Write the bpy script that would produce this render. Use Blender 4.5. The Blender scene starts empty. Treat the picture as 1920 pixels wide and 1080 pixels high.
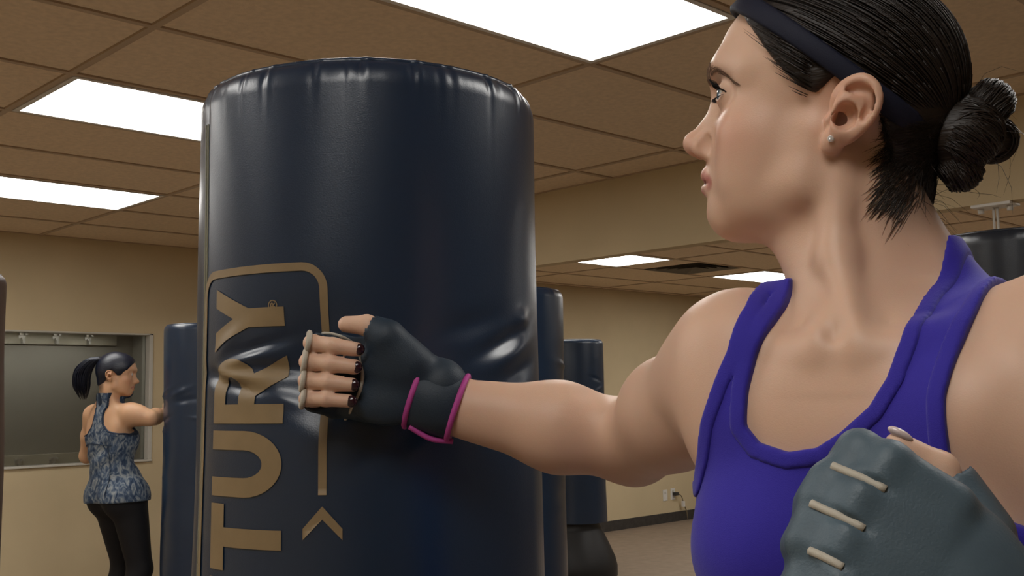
import bpy, bmesh, math, random
import numpy as np
from mathutils import Vector, Matrix, geometry
# ============================================================ camera, world, exposure
sc=bpy.context.scene; COL=sc.collection
YAW,PITCH,ROLL,FPX,CAMZ=.768715,.0990093,-.0165958,2011.3,1.36
def cam_rows(yaw,pitch,roll):
    f=np.array([math.sin(yaw)*math.cos(pitch),math.cos(yaw)*math.cos(pitch),math.sin(pitch)])
    r=np.array([math.cos(yaw),-math.sin(yaw),0.]); u=np.cross(r,f)
    return np.array([r*math.cos(roll)+u*math.sin(roll), r*math.sin(roll)-u*math.cos(roll), f])
cm=cam_rows(YAW,PITCH,ROLL); ML=cam_rows(0,PITCH,ROLL)
cd=bpy.data.cameras.new('camera'); cd.sensor_width=36; cd.lens=36*FPX/1920; cd.clip_start=.02
cam=bpy.data.objects.new('camera',cd); COL.objects.link(cam)
cam.matrix_world=Matrix(((cm[0][0],-cm[1][0],-cm[2][0],0),(cm[0][1],-cm[1][1],-cm[2][1],0),(cm[0][2],-cm[1][2],-cm[2][2],CAMZ),(0,0,0,1)))
cd.dof.use_dof=False
sc.camera=cam
w=bpy.data.worlds.new('world'); sc.world=w; w.use_nodes=True
w.node_tree.nodes['Background'].inputs[0].default_value=(.9,.85,.78,1); w.node_tree.nodes['Background'].inputs[1].default_value=.03
vs=sc.view_settings; vs.view_transform='Standard'; vs.look='None'; vs.gamma=1; vs.use_curve_mapping=False; vs.exposure=0.0
LAMP=9.0            # emission strength of the ceiling panels
random.seed(7); rng=np.random.default_rng(7)
# pixel of the 1920x1080 photo at depth d -> point in the frame standing under the camera (x right, y away, z up)
def Lp(x,y,d):
    p=ML.T@np.array([(x-960)/FPX*d,(y-540)/FPX*d,d]); p[2]+=CAMZ; return p
def ray_dir(x,y): return ML.T@np.array([(x-960)/FPX,(y-540)/FPX,1.])
CY,SY=math.cos(YAW),math.sin(YAW)
def room(p): return (p[0]*CY+p[1]*SY, -p[0]*SY+p[1]*CY, p[2])   # camera-floor frame -> room frame
# ============================================================ helpers
def mat(name,col,rough=.6,spec=.5,bump=0,bscale=200,var=0,vscale=8,sub=0,metal=0,coat=0,stretch=None,sheen=0):
    m=bpy.data.materials.new(name); m.use_nodes=True; nt=m.node_tree; N=nt.nodes; L=nt.links; b=N['Principled BSDF']
    b.inputs['Base Color'].default_value=(*col,1); b.inputs['Roughness'].default_value=rough; b.inputs['Specular IOR Level'].default_value=spec; b.inputs['Metallic'].default_value=metal
    if coat: b.inputs['Coat Weight'].default_value=coat; b.inputs['Coat Roughness'].default_value=.25
    if sheen: b.inputs['Sheen Weight'].default_value=sheen
    if sub:
        b.inputs['Subsurface Weight'].default_value=sub; b.inputs['Subsurface Radius'].default_value=(1,.35,.18); b.inputs['Subsurface Scale'].default_value=.008
    tc=N.new('ShaderNodeTexCoord'); vec=tc.outputs['Object']
    if stretch:
        mp=N.new('ShaderNodeMapping'); mp.inputs['Scale'].default_value=stretch; L.new(vec,mp.inputs[0]); vec=mp.outputs[0]
    if bump:
        t=N.new('ShaderNodeTexNoise'); t.inputs['Scale'].default_value=bscale; t.inputs['Detail'].default_value=4; L.new(vec,t.inputs['Vector'])
        bp=N.new('ShaderNodeBump'); bp.inputs['Strength'].default_value=bump; bp.inputs['Distance'].default_value=.002; L.new(t.outputs['Fac'],bp.inputs['Height']); L.new(bp.outputs[0],b.inputs['Normal'])
    if var:
        t=N.new('ShaderNodeTexNoise'); t.inputs['Scale'].default_value=vscale; t.inputs['Detail'].default_value=5; L.new(vec,t.inputs['Vector'])
        r=N.new('ShaderNodeValToRGB'); r.color_ramp.elements[0].position=.3; r.color_ramp.elements[1].position=.7
        r.color_ramp.elements[0].color=(*[c*(1-var) for c in col],1); r.color_ramp.elements[1].color=(*[min(1,c*(1+var)) for c in col],1)
        L.new(t.outputs['Fac'],r.inputs[0]); L.new(r.outputs[0],b.inputs['Base Color'])
    return m
def attr_color(m,name='tint'):
    nt=m.node_tree; a=nt.nodes.new('ShaderNodeAttribute'); a.attribute_name=name; nt.links.new(a.outputs['Color'],nt.nodes['Principled BSDF'].inputs['Base Color']); return m
def emit(name,col,s):
    m=bpy.data.materials.new(name); m.use_nodes=True; b=m.node_tree.nodes['Principled BSDF']; b.inputs['Base Color'].default_value=(*col,1)
    b.inputs['Emission Color'].default_value=(*col,1); b.inputs['Emission Strength'].default_value=s; return m
def mesh(name,verts,faces,m=None,parent=None,smooth=True,loc=None):
    me=bpy.data.meshes.new(name)
    if isinstance(faces,np.ndarray) and faces.ndim==2:
        v=np.asarray(verts,np.float32); nf=len(faces); k=faces.shape[1]
        me.vertices.add(len(v)); me.vertices.foreach_set('co',v.ravel()); me.loops.add(nf*k); me.loops.foreach_set('vertex_index',faces.astype(np.int32).ravel())
        me.polygons.add(nf); me.polygons.foreach_set('loop_start',np.arange(0,nf*k,k,dtype=np.int32)); me.update(calc_edges=True); me.validate()
    else:
        me.from_pydata([tuple(map(float,p)) for p in verts],[],[tuple(dict.fromkeys(map(int,f))) for f in faces]); me.update()
    if smooth: me.polygons.foreach_set('use_smooth',np.ones(len(me.polygons),bool))
    if m: me.materials.append(m)
    o=bpy.data.objects.new(name,me); COL.objects.link(o)
    if parent: o.parent=parent
    if loc is not None: o.location=loc
    return o
def box_vf(lo,hi):
    (a,b,c),(d,e,f)=lo,hi
    return [(a,b,c),(d,b,c),(d,e,c),(a,e,c),(a,b,f),(d,b,f),(d,e,f),(a,e,f)],[(3,2,1,0),(4,5,6,7),(0,1,5,4),(1,2,6,5),(2,3,7,6),(3,0,4,7)]
def box(name,lo,hi,m=None,parent=None,bevel=0):
    v,f=box_vf(lo,hi); o=mesh(name,v,f,m,parent,smooth=False)
    if bevel:
        b=o.modifiers.new('bevel','BEVEL'); b.width=bevel; b.segments=2
    return o
def join(parts):
    V_=[];F_=[];n=0
    for v,f in parts:
        V_+= [tuple(p) for p in v]; F_+=[tuple(i+n for i in q) for q in f]; n+=len(v)
    return V_,F_
def lathe(prof,n=32,c=(0,0)):
    v=[];f=[]
    for r,z in prof:
        for j in range(n): t=2*math.pi*j/n; v.append((c[0]+r*math.cos(t),c[1]+r*math.sin(t),z))
    for i in range(len(prof)-1):
        for j in range(n): f.append((i*n+j,i*n+(j+1)%n,(i+1)*n+(j+1)%n,(i+1)*n+j))
    return v,f
def tag(o,label,cat=None,group=None,kind=None):
    o['label']=label
    if cat: o['category']=cat
    if group: o['group']=group
    if kind: o['kind']=kind
    return o
def struct(o,label=None,cat=None):
    o['kind']='structure'
    if label: o['label']=label
    if cat: o['category']=cat
    return o
def empty(name,loc=(0,0,0),rz=0):
    o=bpy.data.objects.new(name,None); COL.objects.link(o); o.location=loc; o.rotation_euler=(0,0,rz); o.empty_display_size=.1; return o
def share(o,name,parent=None,loc=None):
    c=bpy.data.objects.new(name,o.data); COL.objects.link(c)
    if parent: c.parent=parent
    if loc is not None: c.location=loc
    return c
F32=np.float32
# ---------------------------------------------------------------- implicit modelling helpers
def V(*a): return np.array(a,float)
def unit(v): return np.asarray(v,float)/np.linalg.norm(v)
def axis_pts(stops):
    # stops: [(position, spacing), ...] -> non-uniform coordinates
    out=[stops[0][0]]
    for (a,h),(b,h2) in zip(stops[:-1],stops[1:]):
        n=max(1,int(round((b-a)/h))); out+=list(np.linspace(a,b,n+1)[1:])
    return np.array(out,F32)
class Field:
    def __init__(s,xs,ys,zs):
        s.ax=(xs,ys,zs); s.D=np.full((len(xs),len(ys),len(zs)),1.0,F32)
    def sl(s,lo,hi):
        r=[]
        for a,l,h in zip(s.ax,lo,hi):
            i=max(0,int(np.searchsorted(a,l))-1); j=min(len(a),int(np.searchsorted(a,h))+1); r.append(slice(i,max(i,j)))
        return tuple(r)
    def grid(s,t):
        return [a[q].reshape([-1 if k==i else 1 for k in range(3)]) for i,(a,q) in enumerate(zip(s.ax,t))]
    def add(s,prim,k=0.01,op='u'):
        fn,lo,hi=prim; m=max(k,.012)*1.7
        t=s.sl(np.asarray(lo)-m,np.asarray(hi)+m)
        if min(q.stop-q.start for q in t)<=0: return
        d=fn(*s.grid(t)).astype(F32); c=s.D[t]
        if op=='u':
            if k>0:
                h=np.maximum(k-np.abs(c-d),0)/k; s.D[t]=np.minimum(c,d)-h*h*(k*.25)
            else: s.D[t]=np.minimum(c,d)
        elif op=='s':
            d=-d
            if k>0:
                h=np.maximum(k-np.abs(c-d),0)/k; s.D[t]=np.maximum(c,d)+h*h*(k*.25)
            else: s.D[t]=np.maximum(c,d)
    def sample(s,P):
        P=np.asarray(P,float); idx=[];w=[]
        for i in range(3):
            a=s.ax[i]; j=np.clip(np.searchsorted(a,P[...,i])-1,0,len(a)-2); idx.append(j); w.append(np.clip((P[...,i]-a[j])/(a[j+1]-a[j]),0,1))
        r=0
        for dx in (0,1):
            for dy in (0,1):
                for dz in (0,1):
                    r=r+s.D[idx[0]+dx,idx[1]+dy,idx[2]+dz]*(w[0] if dx else 1-w[0])*(w[1] if dy else 1-w[1])*(w[2] if dz else 1-w[2])
        return r
    def mesh(s): return surface_net(s.D,s.ax)
def surface_net(D,ax):
    S=D<0
    n=[S[i:S.shape[0]-1+i,j:S.shape[1]-1+j,k:S.shape[2]-1+k] for i in (0,1) for j in (0,1) for k in (0,1)]
    al=n[0].copy(); an=n[0].copy()
    for q in n[1:]: al&=q; an|=q
    cell=np.argwhere(an&~al)
    del al,an,n
    idm=np.full(tuple(d-1 for d in D.shape),-1,np.int32); idm[cell[:,0],cell[:,1],cell[:,2]]=np.arange(len(cell))
    acc=np.zeros((len(cell),3)); cnt=np.zeros(len(cell))
    off=[(i,j,k) for i in (0,1) for j in (0,1) for k in (0,1)]
    val={o:D[cell[:,0]+o[0],cell[:,1]+o[1],cell[:,2]+o[2]].astype(float) for o in off}
    cc={o:np.stack([ax[i][cell[:,i]+o[i]] for i in range(3)],1).astype(float) for o in off}
    for a in off:
        for i in range(3):
            if a[i]==0:
                b=tuple(1 if q==i else a[q] for q in range(3)); va,vb=val[a],val[b]
                m=(va<0)!=(vb<0); t=va[m]/(va[m]-vb[m])
                acc[m]+=cc[a][m]+(cc[b][m]-cc[a][m])*t[:,None]; cnt[m]+=1
    verts=acc/cnt[:,None]
    quads=[]
    for i in range(3):
        sa=[slice(None)]*3; sb=[slice(None)]*3; sa[i]=slice(0,-1); sb[i]=slice(1,None)
        A=S[tuple(sa)];B=S[tuple(sb)]
        j,k=(i+1)%3,(i+2)%3
        e=np.argwhere(A!=B); e=e[(e[:,j]>0)&(e[:,k]>0)&(e[:,j]<D.shape[j]-1)&(e[:,k]<D.shape[k]-1)]
        ins=A[e[:,0],e[:,1],e[:,2]]
        q=[]
        for dj,dk in ((1,1),(0,1),(0,0),(1,0)):
            c=e.copy(); c[:,j]-=dj; c[:,k]-=dk; q.append(idm[c[:,0],c[:,1],c[:,2]])
        q=np.stack(q,1); q[~ins]=q[~ins][:,::-1]; quads.append(q)
    quads=np.concatenate(quads); quads=quads[(quads>=0).all(1)]
    return verts,quads
def bb(pts,r):
    p=np.array(pts,float); return p.min(0)-r,p.max(0)+r
def sphere_p(c,r):
    c=V(*c)
    def fn(X,Y,Z): return np.sqrt((X-c[0])**2+(Y-c[1])**2+(Z-c[2])**2)-r
    return fn,c-r,c+r
def ell(c,r,B=None):
    # ellipsoid, B = 3x3 rows of local axes
    c=np.asarray(c,float); r=np.asarray(r,float); B=np.eye(3) if B is None else np.asarray(B,float)
    ext=np.sqrt(((B*r[:,None])**2).sum(0))
    def fn(X,Y,Z):
        x,y,z=X-F32(c[0]),Y-F32(c[1]),Z-F32(c[2]); k0=0;k1=0
        for i in range(3):
            q=x*F32(B[i,0])+y*F32(B[i,1])+z*F32(B[i,2]); q=q*F32(1/r[i]); k0=k0+q*q; k1=k1+q*q*F32(1/r[i]**2)
        k0=np.sqrt(k0)+F32(1e-9); return k0*(k0-1)/(np.sqrt(k1)+F32(1e-9))
    return fn,c-ext,c+ext
def cone(a,b,ra,rb,flat=None):
    # tapered capsule; flat=(axis,factor): section squeezed along axis (factor<1 thinner)
    a=np.asarray(a,float);b=np.asarray(b,float); ba=b-a; L2=ba@ba
    if flat is not None:
        w=unit(flat[0]); w=unit(w-ba*(w@ba)/L2) ; s=1/flat[1]-1
    def fn(X,Y,Z):
        x,y,z=X-F32(a[0]),Y-F32(a[1]),Z-F32(a[2])
        t=np.clip((x*F32(ba[0])+y*F32(ba[1])+z*F32(ba[2]))*F32(1/L2),0,1)
        x=x-t*F32(ba[0]);y=y-t*F32(ba[1]);z=z-t*F32(ba[2])
        q=x*x+y*y+z*z
        if flat is not None:
            h=x*F32(w[0])+y*F32(w[1])+z*F32(w[2]); q=q+h*h*F32((1+s)**2-1)
        return (np.sqrt(q)-(F32(ra)+t*F32(rb-ra)))*(F32(1.0) if flat is None else F32(min(1,flat[1]*1.25)))
    lo,hi=bb([a,b],max(ra,rb)); return fn,lo,hi
def chain(F,pts,rad,k=.008,op='u',flat=None):
    for i in range(len(pts)-1): F.add(cone(pts[i],pts[i+1],rad[i],rad[i+1],flat),k,op)
def spline(pts,n):
    P=np.array(pts,float); m=len(P); out=[]
    Q=np.vstack([2*P[0]-P[1],P,2*P[-1]-P[-2]])
    for t in np.linspace(0,m-1-1e-9,n):
        i=int(t);u=t-i;a,b,c,d=Q[i:i+4]
        out.append(.5*((2*b)+(-a+c)*u+(2*a-5*b+4*c-d)*u*u+(-a+3*b-3*c+d)*u**3))
    return np.array(out)
class Frame:
    # local (a,b,c) -> world
    def __init__(s,o,A,B,C): s.o=np.asarray(o,float); s.M=np.array([unit(A),unit(B),unit(C)])
    def __call__(s,a,b,c): return s.o+np.array([a,b,c])@s.M
    def inv(s,P): return (np.asarray(P)-s.o)@s.M.T
    def rot(s,*eu):
        return s.M
# ------------------------------------------------ boxer (foreground) : camera-floor frame x right, y away, z up
def head_prims(F,H,sk=1.0,detail=True):
    """skull, face and neckless head; H(f,l,u)"""
    B=H.M
    E=lambda c,r,k=.012,op='u',sym=False: [F.add(ell(H(c[0],s*c[1],c[2]),r,B),k,op) for s in ((1,-1) if sym else (1,))]
    C=lambda a,b,ra,rb,k=.008,op='u',sym=True: [F.add(cone(H(a[0],s*a[1],a[2]),H(b[0],s*b[1],b[2]),ra,rb),k,op) for s in ((1,-1) if sym else (1,))]
    E((-.006,0,.045),(.092,.072,.080),.01)
    E((.030,0,.050),(.063,.060,.062),.03)
    E((.038,0,-.015),(.050,.056,.062),.03)
    E((.0615,0,-.046),(.0295,.027,.033),.020)
    E((.048,.045,-.014),(.026,.018,.018),.022,sym=True)
    E((.042,.037,-.045),(.030,.020,.032),.022,sym=True)
    E((.018,.040,-.040),(.036,.017,.034),.025,sym=True)
    E((.002,.033,-.052),(.030,.019,.025),.022,sym=True)
    # jaw
    C((-.004,.055,-.012),(.002,.051,-.050),.013,.0135,.022)
    C((.002,.051,-.050),(.062,.016,-.081),.0135,.0125,.018)
    E((.0635,0,-.078),(.0195,.020,.0165),.020)
    E((.032,0,-.066),(.042,.038,.020),.03)
    # brow ridge
    C((.086,.010,.040),(.078,.030,.043),.010,.009,.018)
    C((.078,.030,.043),(.058,.050,.038),.009,.008,.018)
    C((.086,-.010,.040),(.086,.010,.040),.010,.010,.018,sym=False)
    # eye sockets
    E((.093,.040,.018),(.022,.026,.0135),.014,'s',True)
    E((.090,.018,.012),(.010,.008,.012),.012,'s',True)
    # nose
    C((.084,0,.026),(.098,0,-.006),.0075,.0075,.014,sym=False)
    C((.098,0,-.006),(.1075,0,-.0185),.0075,.0095,.008,sym=False)
    E((.1080,0,-.0195),(.0105,.0100,.0095),.006)
    E((.0955,.0125,-.0235),(.0120,.0058,.0085),.007,sym=True)
    C((.083,.010,.002),(.092,.010,-.020),.008,.008,.014)
    C((.105,0,-.026),(.092,0,-.034),.004,.005,.006,sym=False)
    if detail:
        E((.1015,.0065,-.0305),(.0062,.0032,.0045),.003,'s',True)
        E((.0935,.0190,-.0215),(.006,.0022,.008),.004,'s',True)
    # lips
    up=[(.0780,.0240,-.0535),(.0865,.0145,-.0495),(.0915,.0065,-.0462),(.0918,0,-.0468)]
    lo=[(.0775,.0230,-.0555),(.0850,.0140,-.0588),(.0890,.0060,-.0600),(.0895,0,-.0602)]
    for s in (1,-1):
        u_=[H(a,s*b,c) for a,b,c in up]; l_=[H(a,s*b,c) for a,b,c in lo]
        chain(F,u_,[.0024,.0038,.0048,.0048],.006); chain(F,l_,[.0024,.0046,.0058,.0060],.006)
    if detail:
        mo=[(.0765,.0275,-.0558),(.0875,.0165,-.0544),(.0955,.0070,-.0533),(.0972,0,-.0534)]
        for s in (1,-1): chain(F,[H(a,s*b,c) for a,b,c in mo],[.0014,.0013,.0011,.0011],.003,'s')
        C((.100,.0,-.039),(.097,0,-.034),.0022,.0022,.005,'s',False)
        # crease below lower lip
        C((.0965,.008,-.0705),(.0965,-.008,-.0705),.0045,.0045,.012,'s',False)
def ear_prims(F,H,s,G):
    """G(a,b,c): a forward, b outward, c up about the ear canal"""
    B=G.M; q=.86; g0=G; G=lambda a,b,c: g0(a*.78,b*q,c*.82)
    F.add(ell(G(-.015,.0105,.011),(.0145,.0080,.0255),B),.004)
    # helix rim
    hel=[(.000,.003,.006),(.004,.008,.020),(-.001,.012,.033),(-.013,.015,.040),(-.026,.016,.035),(-.033,.016,.022),(-.032,.014,.006),(-.025,.011,-.008),(-.017,.008,-.018)]
    P=spline([G(*q) for q in hel],22); chain(F,P,np.interp(np.linspace(0,1,22),[0,.2,.5,.8,1],[.0032,.0038,.0036,.0034,.0036]),.003)
    ant=[(-.012,.007,.026),(-.020,.010,.018),(-.0225,.0115,.006),(-.018,.010,-.005),(-.010,.009,-.010)]
    P=spline([G(*q) for q in ant],12); chain(F,P,[.0034]*12,.004)
    F.add(ell(G(-.008,.005,-.020),(.0085,.0055,.0110),B),.006)
    F.add(ell(G(.001,.005,-.002),(.0045,.0045,.0065),B),.004)
    F.add(ell(G(-.010,.0165,.003),(.0080,.0085,.0105),B),.004,'s')
    F.add(ell(G(-.005,.010,.000),(.004,.008,.005),B),.003,'s')
    F.add(ell(G(-.013,.0175,.030),(.008,.0045,.0030),B),.003,'s')
    P=spline([G(*q) for q in [(-.004,.0145,.026),(-.020,.0165,.030),(-.0275,.0165,.020),(-.027,.0150,.006)]],10); chain(F,P,[.0028]*10,.003,'s')
def pose1():
    J={}
    th=math.radians(24); Fv=V(-math.cos(th),math.sin(th),0); Lv=V(-math.sin(th),-math.cos(th),0); U=V(0,0,1)
    pit=math.radians(11); Fv,U=unit(Fv*math.cos(pit)+U*math.sin(pit)),unit(U*math.cos(pit)-Fv*math.sin(pit))
    rl=math.radians(3); Lv,U=unit(Lv*math.cos(rl)-U*math.sin(rl)),unit(U*math.cos(rl)+Lv*math.sin(rl))
    J['H']=Frame(V(.262,.872,1.573),Fv,Lv,U)
    ph=math.radians(38); n=V(-math.sin(ph),-math.cos(ph),0); l=V(math.cos(ph),-math.sin(ph),0)
    J['T']=Frame(V(.268,.818,1.39),l,n,V(0,0,1))   # (left, front, up)
    J['S']=Lp(1385,678,.875);J['E']=Lp(1180,826,1.125);J['W']=Lp(818,757,1.135)
    J['HW']=Lp(786,722,1.138);J['K']=Lp(600,702,1.150)
    J['S2']=V(.388,.72,1.385);J['E2']=V(.385,.70,1.10);J['W2']=V(.267,.618,1.230);J['K2']=V(.179,.640,1.286)
    ph=math.radians(25);J['P']=Frame(V(.285,.85,.96),V(math.cos(ph),-math.sin(ph),0),V(-math.sin(ph),-math.cos(ph),0),V(0,0,1))
    J['KR']=(.17,.90,.52);J['AR']=(.16,1.02,.09);J['toeR']=(.04,1.0,.035)
    J['KL']=(.42,.74,.52);J['AL']=(.46,.80,.09);J['toeL']=(.36,.70,.035)
    return J
def build_body1():
    J=pose1();H=J['H'];T=J['T']
    xs=axis_pts([(-.25,.002),(-.10,.004),(.115,.0016),(.29,.0026),(.46,.006),(.62,0)])
    ys=axis_pts([(.50,.003),(.70,.0020),(.93,.0032),(1.03,.003),(1.17,.006),(1.30,0)])
    zs=axis_pts([(-.01,.012),(.96,.006),(1.20,.0028),(1.44,.0017),(1.62,.004),(1.71,0)])
    F=Field(xs,ys,zs)
    head_prims(F,H)
    G=lambda c: T(*c)
    # neck
    F.add(cone(T(0,-.030,-.01),H(-.026,0,-.035),.046,.045),.02)
    F.add(cone(T(0,.006,.0),H(.010,0,-.070),.034,.030),.025)
    for s in (1,-1):
        chain(F,[H(-.022,s*.050,-.028),H(-.010,s*.042,-.075)*.6+T(s*.018,.040,.02)*.4,T(s*.013,.052,.006)],[.012,.0115,.0085],.016)
        F.add(ell(T(s*.034,.040,.022),(.014,.014,.022),T.M),.022,'s')
        F.add(cone(H(-.055,s*.022,-.05),T(s*.075,-.045,.014),.022,.020),.03)
        F.add(cone(T(s*.05,-.045,.010),T(s*.130,-.025,.004),.026,.022),.03)
    F.add(ell(T(0,.060,.010),(.009,.009,.012),T.M),.012,'s')
    # rib cage and chest
    F.add(ell(T(0,-.014,-.13),(.116,.078,.165),T.M),.03)
    F.add(ell(T(0,-.004,-.035),(.110,.052,.056),T.M),.05)
    return F,J,G,T,H
def finish_body1(F,J):
    T=J['T'];H=J['H']
    for s in (1,-1):
        F.add(ell(T(s*.072,.034,-.060),(.060,.028,.050),T.M),.045)
        F.add(ell(T(s*.066,.046,-.150),(.054,.046,.056),T.M),.035)
        chain(F,[T(s*.016,.052,-.006),T(s*.065,.042,.002),T(s*.115,.010,.006)],[.007,.006,.008],.014)
        F.add(ell(T(s*.098,-.03,-.13),(.030,.050,.10),T.M),.04)
    # right arm
    S=V(*J['S']);E=V(*J['E']);W=V(*J['W'])
    F.add(ell(S,(.046,.048,.050)),.03)
    F.add(cone(T(-.11,.0,.002),S+V(0,0,.008),.036,.038),.035)
    F.add(cone(S,S*.45+E*.55,.045,.044),.03)
    F.add(cone(S*.45+E*.55,E,.044,.037),.03)
    F.add(cone(T(-.095,.02,-.045),S*.75+E*.25,.034,.034),.035)
    F.add(cone(T(-.10,-.03,-.08),S*.85+E*.15,.034,.034),.035)
    # left arm
    S2=V(*J['S2']);E2=V(*J['E2']);W2=V(*J['W2'])
    F.add(ell(S2,(.047,.048,.052)),.03)
    F.add(cone(T(.11,.0,.002),S2+V(0,0,.008),.036,.038),.035)
    F.add(cone(S2,S2*.4+E2*.6,.046,.044),.03); F.add(cone(S2*.4+E2*.6,E2,.044,.036),.03)
    F.add(cone(T(.09,.035,-.05),S2*.70+E2*.30,.036,.034),.04)
    F.add(cone(T(.10,-.03,-.08),S2*.80+E2*.20,.036,.034),.04)
    # waist, pelvis, legs
    P=J['P']
    F.add(ell((T(0,0,-.25)+P(0,0,.06))/2+V(0,0,-.01),(.115,.080,.12),T.M),.06)
    F.add(ell(P(0,-.01,0),(.150,.100,.105),P.M),.06)
    for s,kn,an in ((-1,J['KR'],J['AR']),(1,J['KL'],J['AL'])):
        hp=P(s*.085,0,-.04); kn=V(*kn);an=V(*an)
        F.add(ell(P(s*.075,-.055,-.03),(.075,.065,.08),P.M),.04)
        F.add(cone(hp,kn,.085,.052),.05); F.add(cone(kn,kn*.65+an*.35,.050,.054),.03); F.add(cone(kn*.65+an*.35,an,.054,.034),.03)
        ft=V(*J['toeR' if s<0 else 'toeL']); F.add(cone(an+V(0,0,-.035),ft,.036,.028),.03)
    J['Dt']=F.D.copy()
    # biceps, elbow, forearm belly
    F.add(sphere_p(E+V(.006,.004,-.006),.027),.02)
    F.add(cone(S*.65+E*.35+V(.0,0,-.024),E+V(.012,-.004,-.010),.036,.029),.025)
    fd=unit(W-E)
    F.add(cone(E,E+fd*.075,.038,.044),.025)
    F.add(cone(E+fd*.075,W,.0435,.028,(V(0,1,0),.85)),.025)
    fd=unit(W2-E2); F.add(cone(E2,E2+fd*.07,.037,.042),.025); F.add(cone(E2+fd*.07,W2,.042,.027),.025)
    return F
def hand_frames1(J):
    # right fist: fw knuckles, pn palm normal (towards viewer), up thumb side
    W=V(*J['HW']);K=V(*J['K']); fw=unit(K-W); pn=unit(V(0.10,-1,.05)-fw*(V(0.10,-1,.05)@fw)); up=np.cross(pn,fw)
    if up[2]<0: up=-up
    J['HR']=Frame(W,fw,pn,up)
    W=V(*J['W2']);K=V(*J['K2']); fw=unit(K-W); bn=V(-.10,-1,.22); bn=unit(bn-fw*(bn@fw)); up=np.cross(fw,bn)
    if up[2]<0: up=-up
    J['HL']=Frame(W,fw,-bn,up)
FING=[(.0285,.0088,1.0),(.0095,.0090,1.06),(-.0095,.0086,1.0),(-.0270,.0078,.86)]
def fist_prims(F,A0,q=1.05,wrist_r=.026,tu=0):
    B=A0.M; A=lambda a,b,c: A0(a*q,b*q,c*q)
    F.add(cone(A(-.02,0,0),A(.025,-.002,0),wrist_r,.027,(B[1],.80)),.015)
    F.add(ell(A(.050,-.006,.001),(.048,.016,.040),B),.015)
    for up,r,sc in FING:
        m=A(.086,-.012,up*.98); p=A(.090+.018*sc,.024+.004*sc,up); d=A(.084,.036,up*.96); t=A(.062-.002*sc,.033,up*.93)
        F.add(cone(A(.04,-.010,up*.8),m,.011,.0105),.010)
        F.add(cone(m,p,.0105,r*1.04),.005); F.add(cone(p,d,r*1.02,r*.97),.003); F.add(cone(d,t,r*.97,r*.86),.003)
    # thumb
    b=A(.008,.012,.020); m=A(.034,.022,.042); i=A(.056+tu*.4,.022,.0525+tu); t=A(.078+tu*.8,.020,.0515+tu)
    F.add(cone(b,m,.017,.0135),.015); F.add(cone(m,i,.0125,.0110),.006); F.add(cone(i,t,.0110,.0090),.004)
    F.add(ell(A(.028,.014,.016),(.028,.014,.022),B),.015)
    F.add(ell(A(.028,.010,-.020),(.030,.012,.018),B),.015)
def eye_prims(F,H):
    for s in (1,-1):
        F.add(sphere_p(H(.0725,s*.0325,.0185),.0148),.006)
        F.add(ell(H(.0870,s*.0335,.0182),(.010,.0140,.0048),H.M),.0012,'s')

def tube_mesh(P,r,n=8,closed=False,flat=None):
    """tube along points; r scalar or list; returns verts, quads"""
    P=np.array(P,float); m=len(P); r=np.broadcast_to(np.asarray(r,float),(m,))
    if closed: tan=np.roll(P,-1,0)-np.roll(P,1,0)
    else: tan=np.gradient(P,axis=0)
    tan/=np.linalg.norm(tan,axis=1)[:,None]+1e-12
    a=np.cross(tan[0],V(.3,.2,1)); a/=np.linalg.norm(a); vs=[]
    for i in range(m):
        a=a-tan[i]*(a@tan[i]); a/=np.linalg.norm(a); b=np.cross(tan[i],a)
        for j in range(n):
            t=2*math.pi*j/n; vs.append(P[i]+(a*math.cos(t)+b*math.sin(t))*r[i])
    q=[]
    for i in range(m if closed else m-1):
        for j in range(n):
            i2=(i+1)%m; q.append((i*n+j,i*n+(j+1)%n,i2*n+(j+1)%n,i2*n+j))
    if not closed:
        q.append(tuple(range(n-1,-1,-1))[:4] if n==4 else None); q.pop()
        vs.append(P[0]);vs.append(P[-1]); c0,c1=m*n,m*n+1
        for j in range(n): q.append((c0,(j+1)%n,j,j)); q.append((c1,(m-1)*n+j,(m-1)*n+(j+1)%n,(m-1)*n+(j+1)%n))
    return np.array(vs),q
def ring(c,ax,u,ru,rv,n=40,a0=0,a1=2*math.pi):
    ax=unit(ax);u=unit(u-ax*(u@ax));v=np.cross(ax,u)
    return np.array([c+u*ru*math.cos(t)+v*rv*math.sin(t) for t in np.linspace(a0,a1,n,endpoint=(a1-a0)<6.2)])
def poly_sd(poly,L,U):
    """signed distance (negative inside) of 2-D polygon on arrays"""
    P=np.array(poly,float); d=np.full(L.shape,1e9); ins=np.zeros(L.shape,bool)
    for a,b in zip(P,np.roll(P,-1,0)):
        e=b-a; t=np.clip(((L-a[0])*e[0]+(U-a[1])*e[1])/(e@e+1e-12),0,1)
        d=np.minimum(d,np.hypot(L-a[0]-t*e[0],U-a[1]-t*e[1]))
        c=((a[1]>U)!=(b[1]>U)); x=a[0]+(U-a[1])*e[0]/(e[1] if abs(e[1])>1e-12 else 1e-12); ins^=c&(L<x)
    return np.where(ins,-d,d)
NECK_F=[(.064,.2),(.058,.075),(.050,.038),(.047,.003),(.040,-.022),(.027,-.042),(.006,-.060),(-.012,-.071),(-.034,-.0745),(-.056,-.068),(-.066,-.056),(-.065,-.031),(-.061,-.005),(-.055,.014),(-.050,.035),(-.052,.075),(-.058,.2)]
ARMR_F=[(-.082,.2),(-.078,.065),(-.076,.035),(-.082,.001),(-.096,-.034),(-.105,-.054),(-.112,-.078),(-.122,-.100)]
ARML_F=[(.125,-.122),(.100,-.111),(.088,-.094),(.081,-.074),(.080,-.052),(.080,-.036),(.085,-.011),(.093,.023),(.100,.060),(.104,.2)]
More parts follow.
